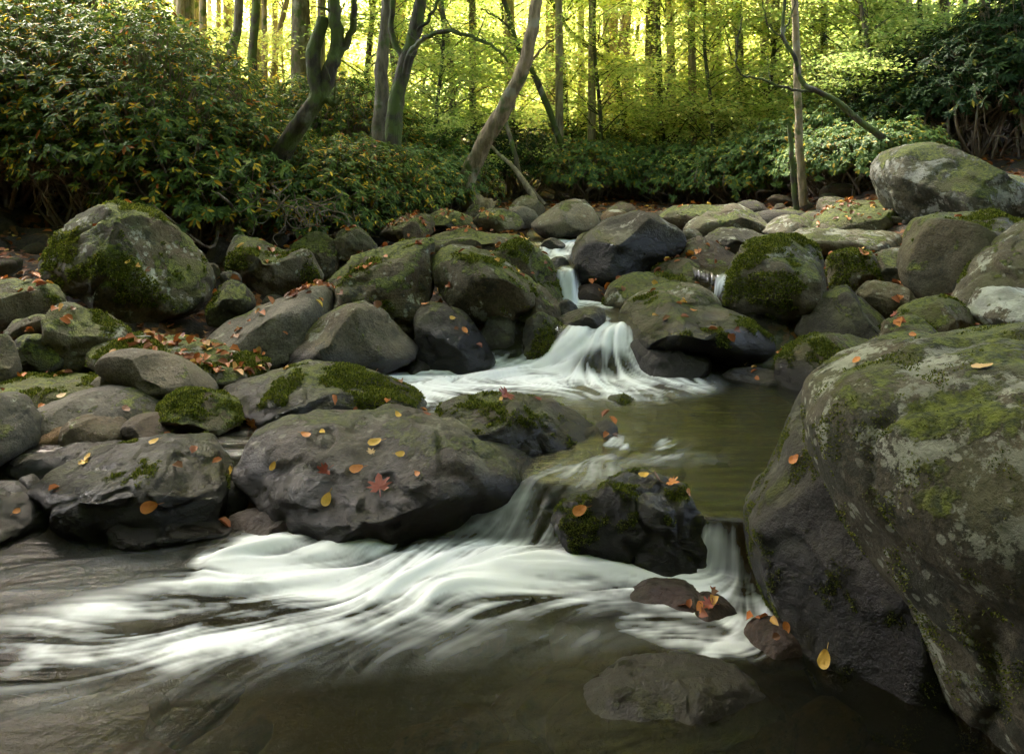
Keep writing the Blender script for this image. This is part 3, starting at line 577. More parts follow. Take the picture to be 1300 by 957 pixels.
# flow field from stream lines
LN = [[(790,540),(720,575),(650,615),(590,655),(530,700),(420,735),(250,775),(60,805),(-150,840)],
      [(1000,520),(900,545),(820,570),(750,600),(700,645),(665,695),(560,740),(400,780),(200,840),(50,920)],
      [(1000,600),(930,640),(915,668),(912,735),(870,735),(800,722),(700,725),(600,745),(430,800),(250,880),(150,970)],
      [(940,700),(975,775),(930,815),(860,800),(780,790),(650,830),(480,900),(350,990)],
      [(500,665),(400,680),(300,700),(180,715),(50,735),(-100,760)],
      [(765,412),(745,440),(690,462),(600,472),(500,480),(460,478)],
      [(785,420),(800,460),(830,482),(880,500),(900,520),(870,550)],
      [(755,430),(760,470),(790,510),(800,540),(780,570),(740,590)],
      [(560,490),(640,495),(720,500),(800,530)],
      [(716,340),(722,365),(735,382),(770,388)], [(760,395),(775,408),(770,425)], [(725,302),(700,318),(705,332),(716,345)],
      [(930,352),(915,362),(900,372)], [(870,325),(850,335),(835,345)], [(290,570),(180,590),(60,600),(-60,620)]]
fp, ft = [], []
for L in LN:
    W = np.array([p2water(*q)[:2] for q in spline(L, 5)])
    T = np.gradient(W, axis=0); T /= np.linalg.norm(T, axis=1)[:, None] + 1e-9
    fp.append(W); ft.append(T)
fp = np.vstack(fp); ft = np.vstack(ft)
# coarse flow lookup
cx_ = np.linspace(-7.5, 7.5, 300); cy_ = np.linspace(1, 9.7, 180)
CX, CY = np.meshgrid(cx_, cy_); Vx = np.zeros(CX.size); Vy = np.zeros(CX.size)
for k in range(len(fp)):
    w_ = 1 / ((CX.ravel() - fp[k, 0]) ** 2 + (CY.ravel() - fp[k, 1]) ** 2 + .004) ** 1.6
    Vx += w_ * ft[k, 0]; Vy += w_ * ft[k, 1]
mag = np.hypot(Vx, Vy) + 1e-9
_q = np.stack([CX.ravel() * 2.6, CY.ravel() * 3.4, CX.ravel() * 0 + 1.3], 1); _a = np.arctan2(Vy, Vx) + (.62 * fbm(_q, 3)) * (CY.ravel() < 3.6) + .25 * fbm(_q * 1.7, 2) * (CY.ravel() > 4.6); Vx, Vy = np.cos(_a) * mag, np.sin(_a) * mag; Vx = (Vx / mag).reshape(CX.shape); Vy = (Vy / mag).reshape(CX.shape)
def bil(G, x, y, xs, ys):
    fx = np.clip((x - xs[0]) / (xs[1] - xs[0]), 0, len(xs) - 1.001); fy = np.clip((y - ys[0]) / (ys[1] - ys[0]), 0, len(ys) - 1.001)
    i = fx.astype(int); j = fy.astype(int); fx -= i; fy -= j
    return (G[j, i] * (1 - fx) + G[j, i + 1] * fx) * (1 - fy) + (G[j + 1, i] * (1 - fx) + G[j + 1, i + 1] * fx) * fy
def lic(x, y, freq, length, steps, seed):
    def nz_(x, y):
        q = np.stack([x * freq, y * freq, np.full_like(x, seed)], 1); return vnoise(q)
    acc = nz_(x, y); h = length / steps
    for sg in (1, -1):
        a, b = x.copy(), y.copy()
        for k in range(steps):
            vx = bil(Vx, a, b, cx_, cy_); vy = bil(Vy, a, b, cx_, cy_)
            a += sg * h * vx; b += sg * h * vy
            acc += nz_(a, b) * (1 - (k + 1) / (steps + 1))
    acc -= acc.mean(); return acc / (acc.std() + 1e-9)
l1 = lic(Xg, Yg, 46, .22, 14, 3.3); l2 = lic(Xg, Yg, 19, .30, 12, 9.1); l3 = lic(Xg, Yg, 6, .3, 8, 5.5); l0 = lic(Xg, Yg, 95, .10, 10, 1.7)
PX, PY = w2p(Xg, Yg, Zg)
# foam areas (drawn on a coarse map, softened, then read at the water's vertices)
MX = np.arange(-200, 1500, 4.0); MY = np.arange(280, 1100, 4.0); GX, GY = np.meshgrid(MX, MY)
def poly_mask(poly, blur):
    M = np.zeros(GX.shape, bool); n = len(poly)
    for i in range(n):
        x0, y0 = poly[i]; x1, y1 = poly[(i + 1) % n]
        if y0 == y1: continue
        M ^= ((y0 > GY) != (y1 > GY)) & (GX < (x1 - x0) * (GY - y0) / (y1 - y0) + x0)
    M = M.astype(float); s = max(1, int(blur / 4))
    kern = np.exp(-np.linspace(-2, 2, 4 * s + 1) ** 2); kern /= kern.sum()
    M = np.apply_along_axis(lambda v: np.convolve(v, kern, 'same'), 0, M)
    return np.apply_along_axis(lambda v: np.convolve(v, kern, 'same'), 1, M)
FO = np.zeros(GX.shape)
for val, blur, poly in [
    (1.1, 16, [(330,684),(450,674),(530,697),(640,695),(700,690),(760,698),(830,715),(880,730),(800,745),(700,748),(560,765),(440,778),(330,765),(230,750),(260,708)]),
    (.40, 20, [(20,780),(200,738),(330,700),(880,722),(960,755),(850,765),(700,780),(560,800),(420,820),(250,850),(80,865),(-60,870),(-60,815)]),
    (.17, 26, [(-60,790),(300,800),(700,780),(900,810),(700,840),(560,850),(300,880),(100,900),(-80,930)]),
    (.12, 14, [(-60,700),(120,690),(260,690),(200,745),(0,780),(-80,780)]),
    (.6, 4, [(898,664),(938,668),(940,700),(896,694)]),
    (.85, 6, [(894,672),(938,690),(965,755),(990,800),(935,830),(880,835),(930,800),(870,760),(850,735),(885,715)]),
    (.55, 14, [(800,735),(940,735),(960,790),(900,790),(810,770)]),
    (.50, 8, [(790,770),(900,800),(990,815),(960,835),(850,820),(780,795)]),
    (.55, 5, [(690,655),(706,664),(700,690),(675,690)]),
    (.24, 12, [(770,560),(650,615),(540,680),(690,690),(710,640),(800,595)]),
    (1.15, 9, [(465,478),(560,462),(600,456),(690,454),(706,436),(728,412),(755,406),(794,410),(808,462),(850,486),(790,497),(640,488),(560,504),(530,518),(495,500)]),
    (.45, 14, [(460,480),(700,450),(830,460),(930,492),(800,512),(640,500),(560,525),(500,515)]),
    (1.0, 3, [(710,343),(724,343),(735,372),(778,382),(775,392),(728,392),(714,378)]),
    (1.0, 3, [(683,318),(705,300),(730,296),(730,312),(718,328),(700,334)]),
    (1.0, 3, [(840,335),(872,318),(876,328),(850,340)]), (1.0, 3, [(902,372),(915,350),(935,345),(930,362)]),
    (.8, 4, [(764,566),(775,552),(794,554),(797,570)]), (.6, 4, [(822,572),(840,558),(880,562),(866,572)]),
    (.3, 6, [(480,500),(560,490),(640,500),(600,520),(520,530)]), (.25, 8, [(700,600),(850,570),(960,585),(830,590)])]:
    FO = np.maximum(FO, val * poly_mask(poly, blur))
fo = bil(FO, PX, PY, MX, MY)
stk = .3 * l0 + .5 * l1 + .6 * l2 + .35 * l3 + 1.7 * fbm(np.stack([Xg * 5 + l3 * .15, Yg * 9 + l2 * .05, Xg * 0 + 4.4], 1), 4, .6)
foam = np.clip(fo * .93 + (.28 * stk) * sstep(0.05, .5, fo) * (1.15 - .30 * fo), 0, .98)
hump = np.exp(-(((PX - 764) / 36) ** 2 + ((PY - 458) / 17) ** 2) ** 2); foam = np.clip(foam - hump * (.95 - .2 * l1), 0, 1)
foam = np.clip((foam - .05) / .9, 0, 1) ** 1.15
amp = .0004 + .010 * fo
Zw = Zg + amp * (l2 * .7 + l3 * .8) + .0012 * l1 * (fo + .15)
Zw += .0 * np.exp(-(((Xg - .57) / .17) ** 2 + ((Yg - 5.22) / .13) ** 2))
Zw += .035 * sstep(.5, 1, fo) * sstep(.4, -.1, np.abs(Yg - 3.15)) * (fbm(np.stack([Xg * 3, Yg * 5, Xg * 0 + 2.2], 1), 3) * .6 + .6)
# bulge over the drowned hump, slope shaped by streaks
slope = sstep(.02, .16, Zg) * sstep(.17, .05, Zg)
Zw += slope * .012 * (l2 + .6 * l3)
I = (np.arange(NY - 1)[:, None] * NU + np.arange(NU - 1)[None, :]).ravel()
m, nt = newmat('stream_water'); N = NT(nt)
fa = N.n('ShaderNodeAttribute', attribute_name='foam').outputs['Fac']; sa = N.n('ShaderNodeAttribute', attribute_name='streak').outputs['Fac']
geo_ = N.n('ShaderNodeNewGeometry'); mpw = N.n('ShaderNodeMapping'); N.l(geo_.outputs['Position'], mpw.inputs[0]); mpw.inputs['Scale'].default_value = (2.2, 11, 1); mpw.inputs['Rotation'].default_value = (0, 0, .12)
rip = N.noise(mpw.outputs[0], 1.6, 5, .6, .8); ca = N.n('ShaderNodeAttribute', attribute_name='calm').outputs['Fac']
bmp = N.n('ShaderNodeBump'); bmp.inputs['Strength'].default_value = .55; bmp.inputs['Distance'].default_value = .010; N.l(N.math('ADD', N.math('MULTIPLY', sa, N.math('SUBTRACT', .4, N.math('MULTIPLY', ca, .2))), N.math('MULTIPLY', rip, N.math('ADD', .9, N.math('MULTIPLY', ca, 1.3)))), bmp.inputs['Height'])
tr = N.n('ShaderNodeBsdfTransparent'); tr.inputs[0].default_value = (.60, .50, .30, 1)
gl = N.n('ShaderNodeBsdfGlossy'); N.l(N.math('SUBTRACT', .2, N.math('MULTIPLY', ca, .08)), gl.inputs['Roughness']); N.l(bmp.outputs[0], gl.inputs['Normal'])
fr = N.n('ShaderNodeFresnel'); fr.inputs[0].default_value = 1.33; N.l(bmp.outputs[0], fr.inputs['Normal'])
dfw = N.n('ShaderNodeBsdfDiffuse'); dfw.inputs[0].default_value = (.016, .017, .013, 1)
body = N.n('ShaderNodeMixShader'); N.l(N.math('SUBTRACT', .42, N.math('MULTIPLY', ca, .04)), body.inputs[0]); N.l(tr.outputs[0], body.inputs[1]); N.l(dfw.outputs[0], body.inputs[2])
wat = N.n('ShaderNodeMixShader'); N.l(N.math('MULTIPLY', fr.outputs[0], N.math('ADD', .25, N.math('MULTIPLY', ca, .85)), True), wat.inputs[0]); N.l(body.outputs[0], wat.inputs[1]); N.l(gl.outputs[0], wat.inputs[2])
fd = N.n('ShaderNodeBsdfDiffuse'); N.l(N.mix(sa, (.56, .60, .63), (.92, .95, .97)), fd.inputs[0])
ft_ = N.n('ShaderNodeBsdfTranslucent'); ft_.inputs[0].default_value = (.86, .90, .90, 1)
fm = N.n('ShaderNodeMixShader'); fm.inputs[0].default_value = .2; N.l(fd.outputs[0], fm.inputs[1]); N.l(ft_.outputs[0], fm.inputs[2])
mx = N.n('ShaderNodeMixShader'); N.l(fa, mx.inputs[0]); N.l(wat.outputs[0], mx.inputs[1]); N.l(fm.outputs[0], mx.inputs[2])
o_ = N.n('ShaderNodeOutputMaterial'); N.l(mx.outputs[0], o_.inputs[0])
wk = (water_mask(Xg, Yg) > .04) | (Yg < 3.3); I = I[wk[I] | wk[I + 1] | wk[I + NU]]
wob = mesh_np('stream_water', np.stack([Xg, Yg, Zw], 1), [np.stack([I, I + 1, I + NU + 1, I + NU], 1)], m)
a_ = wob.data.attributes.new('foam', 'FLOAT', 'POINT'); a_.data.foreach_set('value', foam.astype(np.float32))
a_ = wob.data.attributes.new('streak', 'FLOAT', 'POINT'); a_.data.foreach_set('value', np.clip(.66 + .20 * (l2 * .7 + .6 * l1 + .5 * l0), 0, 1).astype(np.float32))
a_ = wob.data.attributes.new('calm', 'FLOAT', 'POINT'); a_.data.foreach_set('value', np.maximum(sstep(.10, .17, Zg), .75 * sstep(.01, .05, Zg) * (Xg < .55)).astype(np.float32))
tag(wob, 'mountain stream with silky white rapids and olive pool', 'water', kind='structure')
del l0, l1, l2, l3

# ---------------------------------------------------------------- trees
def px_path(pts, per=6):
    """pts: (px, py, depth)"""
    return spline([tuple(p2w(a, b, d)) for a, b, d in pts], per)
def tree_px(name, label, trunk, w0, w1, mat, branches=(), group=None, flare=0.0, cat='tree', crown=None):
    P = px_path(trunk); base = P[0].copy(); root = empty(name, tuple(base)); mb = MB()
    D = trunk[0][2]; t = np.linspace(0, 1, len(P))
    r = (w0 + (w1 - w0) * t) / 2 * D / F
    if flare: r = r * (1 + flare * np.exp(-t * 14))
    wob_ = fbm(np.stack([P[:, 2] * 2.1, P[:, 0] + len(label), P[:, 1]], 1), 3); P = P + np.stack([wob_, wob_ * .5, wob_ * 0], 1) * .03 * np.minimum(1, t * 6)[:, None]
    mb.add(*tube(P - base, r * (1 + .12 * wob_[::-1]), 14, .07, len(label)))
    for br, b0, b1 in branches:
        Q = px_path(br) - base; tt = np.linspace(0, 1, len(Q)); rs = RS(len(Q) + int(br[0][0]))
        Q = Q + rs.normal(0, 1, Q.shape) * .008
        mb.add(*tube(Q, (b0 + (b1 - b0) * tt) / 2 * D / F, 8, .08, 5))
        for k in range(3, len(Q) - 1, 3):      # side twigs
            d = np.array([rs.uniform(-1, 1), rs.uniform(-.6, .6), rs.uniform(-.2, .9)]) * rs.uniform(.15, .45)
            T = spline([Q[k], Q[k] + d * .5 + rs.normal(0, .03, 3), Q[k] + d], 4)
            mb.add(*tube(T, np.linspace(.25, .06, len(T)) * b0 * D / F * .5, 5))
    if crown:  # trunk lengthened to carry the added crown
        top = P[-1] - base; up = max(top[2] + .5, 9.6 - base[2])
        mb.add(*tube(spline([top, [top[0] + .1, top[1] - .2, (top[2] + up) / 2], [top[0] - .1, top[1], up]], 5), np.linspace(w1 / 2 * D / F, .03, 11), 8))
    mb.build('trunk', mat, root)
    if crown:
        cm = shade_crown(crown); cm.parent = root; cm.location = (top[0] - .1, top[1], up + .3)
        cm.rotation_euler = (0, 0, len(label))
    tag(root, label, cat, group)
    return root
_hc = {}
def shade_crown(k):  # leaf crown added above the frame to keep sun off the stream
    r_, n, hz_ = k
    if k in _hc:
        o = bpy.data.objects.new('crown', _hc[k]); C.objects.link(o); return o
    rs = RS(33); d = norm(rs.normal(0, 1, (n, 3))); P = d * (rs.uniform(.1, 1, n) ** .5)[:, None] * np.array([r_, r_, hz_])
    cl = fbm(P * .8, 2); P = P[cl > -.35]; n = len(P)
    ax = np.column_stack([rs.normal(0, 1, (n, 2)), rs.normal(-.2, .3, n)]); nr = np.column_stack([rs.normal(0, .4, (n, 2)), np.ones(n)])
    LV, LF = leaves(P, ax, nr, rs.uniform(.2, .38, n), rs.uniform(.15, .26, n), .15)
    o = mesh_np('crown', LV, [LF], CAN, False); _hc[k] = o.data; return o
def crown_np(seed, r, z0, z1, nb, per, L, W, flat=.10, tilt=.35, spread=.55):
    """horizontal tiers of leaves carried on radiating twigs; returns twigs and leaves arrays"""
    rs = RS(seed); P = []; mb = MB()
    for k in range(nb):
        az = rs.uniform(0, 2 * math.pi); zz = rs.uniform(z0, z1); ln = r * rs.uniform(.5, 1) * (1 - .35 * (zz - z0) / (z1 - z0 + .01))
        s = np.array([0, 0, zz - .3 * ln]); e = np.array([math.cos(az) * ln, math.sin(az) * ln, zz + rs.uniform(-.25, .25)])
        mid = (s + e) / 2 + np.array([0, 0, .18 * ln]) + rs.normal(0, .1, 3)
        T = spline([s, mid, e], 6); mb.add(*tube(T, np.linspace(.017, .004, len(T)), 5))
        n = int(per * rs.uniform(.6, 1.3)); t = rs.beta(2.2, 1.2, n)
        B = np.stack([np.interp(t, np.linspace(0, 1, len(T)), T[:, i]) for i in range(3)], 1)
        sl = rs.uniform(-tilt, tilt, 2)
        off = rs.normal(0, spread * .5, (n, 2)); dz = off @ sl + rs.normal(0, flat, n) - .25 * (off ** 2).sum(1)
        P.append(B + np.column_stack([off, dz]))
    P = np.vstack(P); n = len(P)
    ax = np.column_stack([rs.normal(0, 1, (n, 2)), rs.normal(-.25, .3, n)])
    nr = np.column_stack([rs.normal(0, .45, (n, 2)), np.ones(n)])
    sc = rs.uniform(.7, 1.25, n)
    return mb, leaves(P, ax, nr, L * sc, W * sc, .15)

GT = 'trees'
main = tree_px('leaning_tree', 'tall leaning tree with a hooked base and tan trunk above the stream',
    [(622,272,10.4),(606,262,10.4),(592,244,10.4),(600,215,10.4),(618,180,10.3),(641,140,10.2),(660,98,10.1),(672,60,10.0),(679,20,10.0),(684,-40,10),(686,-160,10),(690,-330,10)], 27, 12, BARKM, flare=.6, crown=(3.7, 3600, 2.0),
    branches=[([(662,95,10.1),(690,60,10),(720,40,9.8)], 4, 1)])
tree_px('crooked_tree', 'crooked mossy tree forking in two at the left thicket, one fork a broken orange stub',
    [(330,262,7.9),(345,215,7.8),(368,178,7.7),(392,145,7.6),(406,122,7.6),(400,85,7.6),(399,55,7.6),(408,22,7.6)], 30, 14, BARKD,
    branches=[([(404,128,7.6),(422,85,7.6),(428,45,7.6),(425,0,7.6),(430,-80,7.6),(425,-260,7.6)], 20, 12), ([(410,128,7.6),(425,132,7.55),(432,125,7.5)], 10, 3), ([(424,80,7.6),(445,45,7.6),(452,-10,7.5),(470,-120,7.5)], 11, 6)])
tree_px('mossy_tree', 'straight mossy trunk left of the arching branch',
    [(480,235,9.8),(482,160,9.8),(487,90,9.8),(490,30,9.8),(492,-60,9.8),(480,-330,9.8)], 20, 13, BARK)
tree_px('arching_tree', 'forked tree whose thin mossy branch arches right over the yellow leaves',
    [(503,240,9.4),(500,190,9.4),(503,130,9.4),(512,85,9.4),(524,45,9.4),(533,0,9.4),(540,-90,9.4),(560,-320,9.4)], 22, 13, BARKD, crown=(3.7, 3600, 2.0),
    branches=[([(505,118,9.4),(520,70,9.3),(545,46,9.2),(575,40,9.1),(605,50,9.0),(630,62,8.9),(645,80,8.9)], 8, 2.5), ([(512,80,9.4),(498,40,9.4),(500,-30,9.4)], 9, 6), ([(524,45,9.4),(540,30,9.3),(555,5,9.3),(580,-40,9.2)], 6, 3)])
tree_px('bowed_sapling', 'dark bowed sapling reaching left from behind the giant boulder',
    [(1132,185,9.2),(1115,170,9.2),(1090,152,9.2),(1065,130,9.2),(1040,117,9.2),(1018,105,9.2),(1008,75,9.2),(994,50,9.2),(992,20,9.2),(1000,-40,9.2)], 9, 4, BARKD, cat='sapling',
    branches=[([(1034,116,9.2),(1000,112,9.2),(960,100,9.2),(938,92,9.2),(936,60,9.2),(942,20,9.2)], 4, 1.5), ([(994,50,9.2),(975,30,9.2),(968,0,9.2)], 3, 1), ([(994,40,9.2),(1005,20,9.2),(1012,-10,9.2)], 3, 1.5)])
tree_px('dead_stem', 'pale fallen stem leaning left behind the pale stones',
    [(684,268,11),(668,235,11.2),(650,210,11.4),(632,195,11.6),(610,172,11.8)], 9, 3, BARKL, cat='dead tree')
tree_px('dead_stem', 'thicker pale stem bent beside the leaning tree',
    [(690,262,11.3),(672,240,11.4),(660,222,11.5),(652,190,11.6),(640,150,11.8)], 10, 5, BARK, cat='dead tree')
tree_px('slanting_tree', 'thin dark tree slanting up to the left behind the leaning tree',
    [(722,205,13),(705,165,13),(690,125,13),(672,85,13),(655,55,13),(640,0,13),(600,-90,13)], 9, 5, BARKD, branches=[([(660,60,13),(640,30,13),(610,10,13)], 4, 2)])
tree_px('slanting_tree', 'dark tree slanting up to the left in the middle of the forest',
    [(800,190,15),(790,140,15),(778,90,15),(760,70,15),(735,50,15),(715,30,15),(690,-20,15)], 9, 4, BARKD, branches=[([(778,90,15),(772,60,15),(760,45,15)], 4, 2)])
tree_px('stub_tree', 'short dead snag beside the far right trunk',
    [(1014,285,9.6),(1008,240,9.6),(1006,200,9.6),(1001,158,9.6)], 8, 5, BARKD, cat='dead tree')
tree_px('pale_tree', 'slim pale trunk rooted on the right bank beside the snag',
    [(1024,290,9.8),(1020,260,9.8),(1016,180,9.8),(1013,100,9.8),(1010,20,9.8),(1008,-60,9.8),(1005,-330,9.8)], 11, 8, BARKM, flare=.9, crown=(3.7, 3600, 2.0))
tree_px('curving_tree', 'curved thin grey tree in the right forest', [(1180,170,13),(1170,130,13),(1158,95,13),(1152,50,13),(1150,0,13),(1145,-160,13)], 11, 7, BARKL, crown=(3.7, 3600, 2.0))
for lab, x0, x1, yb, w, D, mt in [
    ('thick grey-brown trunk near the top right', 1125, 1104, 190, 24, 13, BARKD),
    ('slender wavy grey trunk at the right side', 1206, 1198, 190, 13, 12, BARK),
    ('straight lichen-grey trunk near the right edge', 1254, 1250, 230, 15, 11, BARK),
    ('dim trunk in the dark rhododendrons at the right edge', 1276, 1280, 200, 13, 14, BARKD),
    ('tall tan trunk in the middle of the forest', 776, 780, 235, 14, 17, BARKM),
    ('dark trunk close to the tall tan trunk', 787, 792, 225, 12, 19, BARKD),
    ('grey trunk right of the slanting dark tree', 829, 826, 220, 13, 15, BARK),
    ('brown trunk in the centre right of the forest', 884, 880, 200, 12, 20, BARKD),
    ('stout trunk pair member above the pale head boulder', 703, 699, 225, 14, 16, BARKM),
    ('grey column trunk behind the rhododendrons top left', 240, 238, 160, 15, 14, BARK),
    ('dark column trunk near the top left', 298, 302, 165, 15, 12, BARK),
    ('second dark column trunk near the top left', 322, 325, 170, 13, 13, BARKD),
    ('pale column trunk behind the crooked tree', 386, 388, 190, 13, 14, BARK)]:
    tree_px('forest_tree', lab, [(x0, yb + 30, D), (x0 + 2, yb - 40, D), ((x0 + x1) / 2 - 3, yb / 2, D), (x1, 0, D), (x1 - 2, -200, D), (x1, -420, D)], w, w * .7, mt, crown=(3.7, 3600, 2.0) if (D < 14 and x0 > 1100) else None)

# understory trees with leafy tiers
protos = []
for k, mt in enumerate([YEL, YGR, YEL, YGR, GRN, YEL]):
    root = empty('understory_tree', (0, -60 - 8 * k, -3)); rs = RS(50 + k)
    P = spline([(0, 0, -.3), (rs.uniform(-.2, .2), rs.uniform(-.2, .2), 2), (rs.uniform(-.5, .5), rs.uniform(-.4, .4), 4.5), (rs.uniform(-.8, .8), 0, 7.5)], 6)
    mb, (LV, LF) = crown_np(60 + k, 2.6, 1.0, 7.2, 46, 300, .078, .05, .045, .35, .66)
    mb.add(*tube(P, np.linspace(.075, .025, len(P)), 8, .08, k))
    mb.build('trunk', [BARKD, BARK, BARKM][k % 3], root)
    mesh_np('crown', LV, [LF], mt, False, root)
    protos.append(root)
rs = RS(5)
# (px, depth, kind, scale) kinds: 0,2,5 yellow 1,3 yellow-green 4 green
spots = [(560,14,1,1.0),(640,16,3,1.05),(600,20,0,1.1),(720,15,0,.95),(700,21,5,1.2),(790,17,2,1.0),(845,14,0,.9),(880,19,5,1.1),(930,14.5,1,1.0),
         (960,20,2,1.2),(1040,13.5,3,.95),(1075,17,1,1.1),(1100,12.5,3,.85),(1000,24,0,1.3),(1150,16,1,1.0),(1200,15,3,1.0),(1250,18,1,1.1),(540,19,3,1.15),
         (470,15,0,1.05),(420,17,5,1.1),(360,15,2,1.0),(290,18,1,1.1),(220,16,0,1.0),(130,18,3,1.1),(40,17,1,1.05),(480,24,2,1.3),(640,27,5,1.4),
         (760,25,2,1.35),(840,28,0,1.4),(920,27,5,1.4),(1120,25,0,1.3),(1220,26,2,1.3),(340,26,5,1.4),(580,32,2,1.5),(700,34,0,1.6),(1020,33,5,1.5),(250,28,0,1.4),
         (800,21,4,1.0),(620,24,4,1.1),(1060,28,2,1.4),(1300,22,3,1.2),(870,34,2,1.6),(440,32,0,1.5),(-20,25,2,1.3),(1165,11.6,3,.62),(1225,11.8,1,.66),(1100,11.2,1,.6),(1290,12.5,3,.7),(900,13,3,.62),(980,13,0,.66),(760,13.6,3,.62),(560,12.4,3,.6),(500,13,1,.7)]
ulab = {0: 'slender tree with layered yellow leaves in the sunlit forest', 1: 'slender tree with layered yellow-green leaves in the forest', 2: 'slender tree with layered yellow leaves in the sunlit forest',
        3: 'slender tree with layered yellow-green leaves in the forest', 4: 'slender green-leaved tree deep in the forest', 5: 'slender tree with layered yellow leaves in the sunlit forest'}
def place(root_first, used, px, D, rz, sc):
    xx = (px - 650) * D / F; loc = (xx, D, gz(xx, D) - .05)
    if not used: root_first.location = loc; root_first.rotation_euler = (0, 0, rz); root_first.scale = (sc,) * 3; return root_first
    return copy_tree(root_first, loc, rz, sc)
used = set()
for px, D, k, sc in spots:
    o = place(protos[k], k in used, px, D, rs.uniform(0, 6.28), sc); used.add(k)
    tag(o, ulab[k], 'tree', 'understory trees beyond the stream')
# bare straight forest trunks, far
fproto = []
for k, mt in enumerate([BARKL, BARKM, BARK, BARKL]):
    root = empty('tall_forest_tree', (0, -120 - 5 * k, -3)); r2 = RS(90 + k)
    P = spline([(0, 0, -.5), (r2.uniform(-.15, .15), 0, 4), (r2.uniform(-.3, .3), r2.uniform(-.3, .3), 9), (r2.uniform(-.5, .5), 0, 15)], 6)
    mb = MB(); mb.add(*tube(P, np.linspace(.115, .07, len(P)) * (1 + .5 * np.exp(-np.linspace(0, 20, len(P)))), 10, .06, k))
    for q in range(7):
        z = r2.uniform(4, 13); az = r2.uniform(0, 6.28); L_ = r2.uniform(.5, 2)
        s = np.array([np.interp(z, P[:, 2], P[:, 0]), np.interp(z, P[:, 2], P[:, 1]), z])
        mb.add(*tube(spline([s, s + np.array([math.cos(az) * .5, math.sin(az) * .5, .15]) * L_, s + np.array([math.cos(az), math.sin(az), .55]) * L_], 4), np.linspace(.035, .01, 9), 5))
    mb.build('trunk', mt, root)
    mb2, (LV, LF) = crown_np(95 + k, 3.0, 8, 15, 12, 24, .2, .13, .2, .4, .9)
    mb2.build('limb', mt, root); mesh_np('crown', LV, [LF], YEL if k % 2 else YGR, False, root)
    fproto.append(root)
used = set(); r3 = RS(31)
for i in range(105):
    D = r3.uniform(18, 44) if i > 46 else r3.uniform(13, 19)
    px = r3.uniform(150, 1290) if i % 3 else r3.uniform(680, 1000)
    k = r3.randint(4); o = place(fproto[k], k in used, px, D, r3.uniform(0, 6.28), 1.0); hs_ = r3.uniform(.5, .95); o.scale = (hs_, hs_, r3.uniform(.8, 1.2)); used.add(k)
    tag(o, 'bare slim trunk among many in the bright forest beyond the stream', 'tree', 'slim trunks of the far forest')
# far wooded slope
r4 = RS(8); n = 90000
u = r4.uniform(-1.0, 1.0, n); yy_ = r4.uniform(40, 80, n); xx = u * yy_ * .9
zz = base_z(np.clip(xx, -6, 6), yy_) + r4.uniform(0, 1, n) ** 1.2 * 17
cl = fbm(np.stack([xx * .22, yy_ * .22, zz * .35], 1), 3); keep = cl > -.22
P = np.stack([xx, yy_, zz], 1)[keep]; n = len(P)
ax = np.column_stack([r4.normal(0, 1, (n, 2)), r4.normal(-.2, .4, n)]); nr = np.column_stack([r4.normal(0, .6, (n, 2)), np.ones(n)])
LV, LF = leaves(P, ax, nr, r4.uniform(.3, .62, n), r4.uniform(.22, .42, n), .15)
o = mesh_np('far_forest_foliage', LV, [LF], FARL, False); tag(o, 'blurred yellow foliage of the woods far beyond the stream', 'foliage', kind='stuff')

# tall trees added to shade the stream and stones, crowns above the frame
r5 = RS(12)
cproto = None
for i, (cx, cy, zc, R_) in enumerate([(-7.9, 9.5, 9, 4), (-3.5, 13.5, 10, 4.2), (7.9, 10.5, 10, 4), (-5, 5.5, 9, 3.6), (6.5, 6.5, 9.5, 3.6), (-6, -1, 0, 0), (6, 0, 0, 0), (-2.5, -6, 0, 0), (3.5, -5, 0, 0), (-2.6, -1.6, 0, 0), (2.6, -2.0, 0, 0), (.2, -3.6, 0, 0)]):
    if cproto is None:
        root = empty('added_shade_tree', (cx, cy, gz(cx, cy)))
        n = 3300; d = norm(r5.normal(0, 1, (n, 3))); P = d * (r5.uniform(.25, 1, n) ** .5)[:, None] * np.array([4, 4, 2.0]) + np.array([0, 0, 9])
        ax = np.column_stack([r5.normal(0, 1, (n, 2)), r5.normal(-.2, .3, n)]); nr = np.column_stack([r5.normal(0, .4, (n, 2)), np.ones(n)])
        LV, LF = leaves(P, ax, nr, r5.uniform(.2, .4, n), r5.uniform(.15, .28, n), .15)
        mb = MB(); mb.add(*tube(spline([(0, 0, -.4), (.1, 0, 3), (-.1, .1, 6), (0, 0, 9.5)], 6), np.linspace(.17, .08, 19), 10, .06, 3))
        for q in range(9):
            az = q * .7; s = np.array([0, 0, 6 + q * .3]); mb.add(*tube(spline([s, s + np.array([math.cos(az) * 1.2, math.sin(az) * 1.2, .8]), s + np.array([math.cos(az) * 2.8, math.sin(az) * 2.8, 1.4])], 5), np.linspace(.07, .02, 11), 6))
        mb.build('trunk', BARK, root); mesh_np('crown', LV, [LF], CAN, False, root); cproto = root
        o = root
    else:
        o = copy_tree(cproto, (cx, cy, gz(cx, cy)), r5.uniform(0, 6), 1.0)
    if (cx, cy) == (-5, 5.5):  # extra crowns added here to block sun patches on the near boulders
        o.rotation_euler = (0, 0, 0); e_ = shade_crown((3.7, 3600, 2.0)); e_.parent = o; e_.location = (4.2, 1.6, 9.4)
        e2 = shade_crown((3.7, 3600, 2.0)); e2.parent = o; e2.location = (3.0, -.6, 10.5)
    tag(o, 'tall canopy tree added to shade the stream and stones', 'tree', 'added shade trees over the banks')

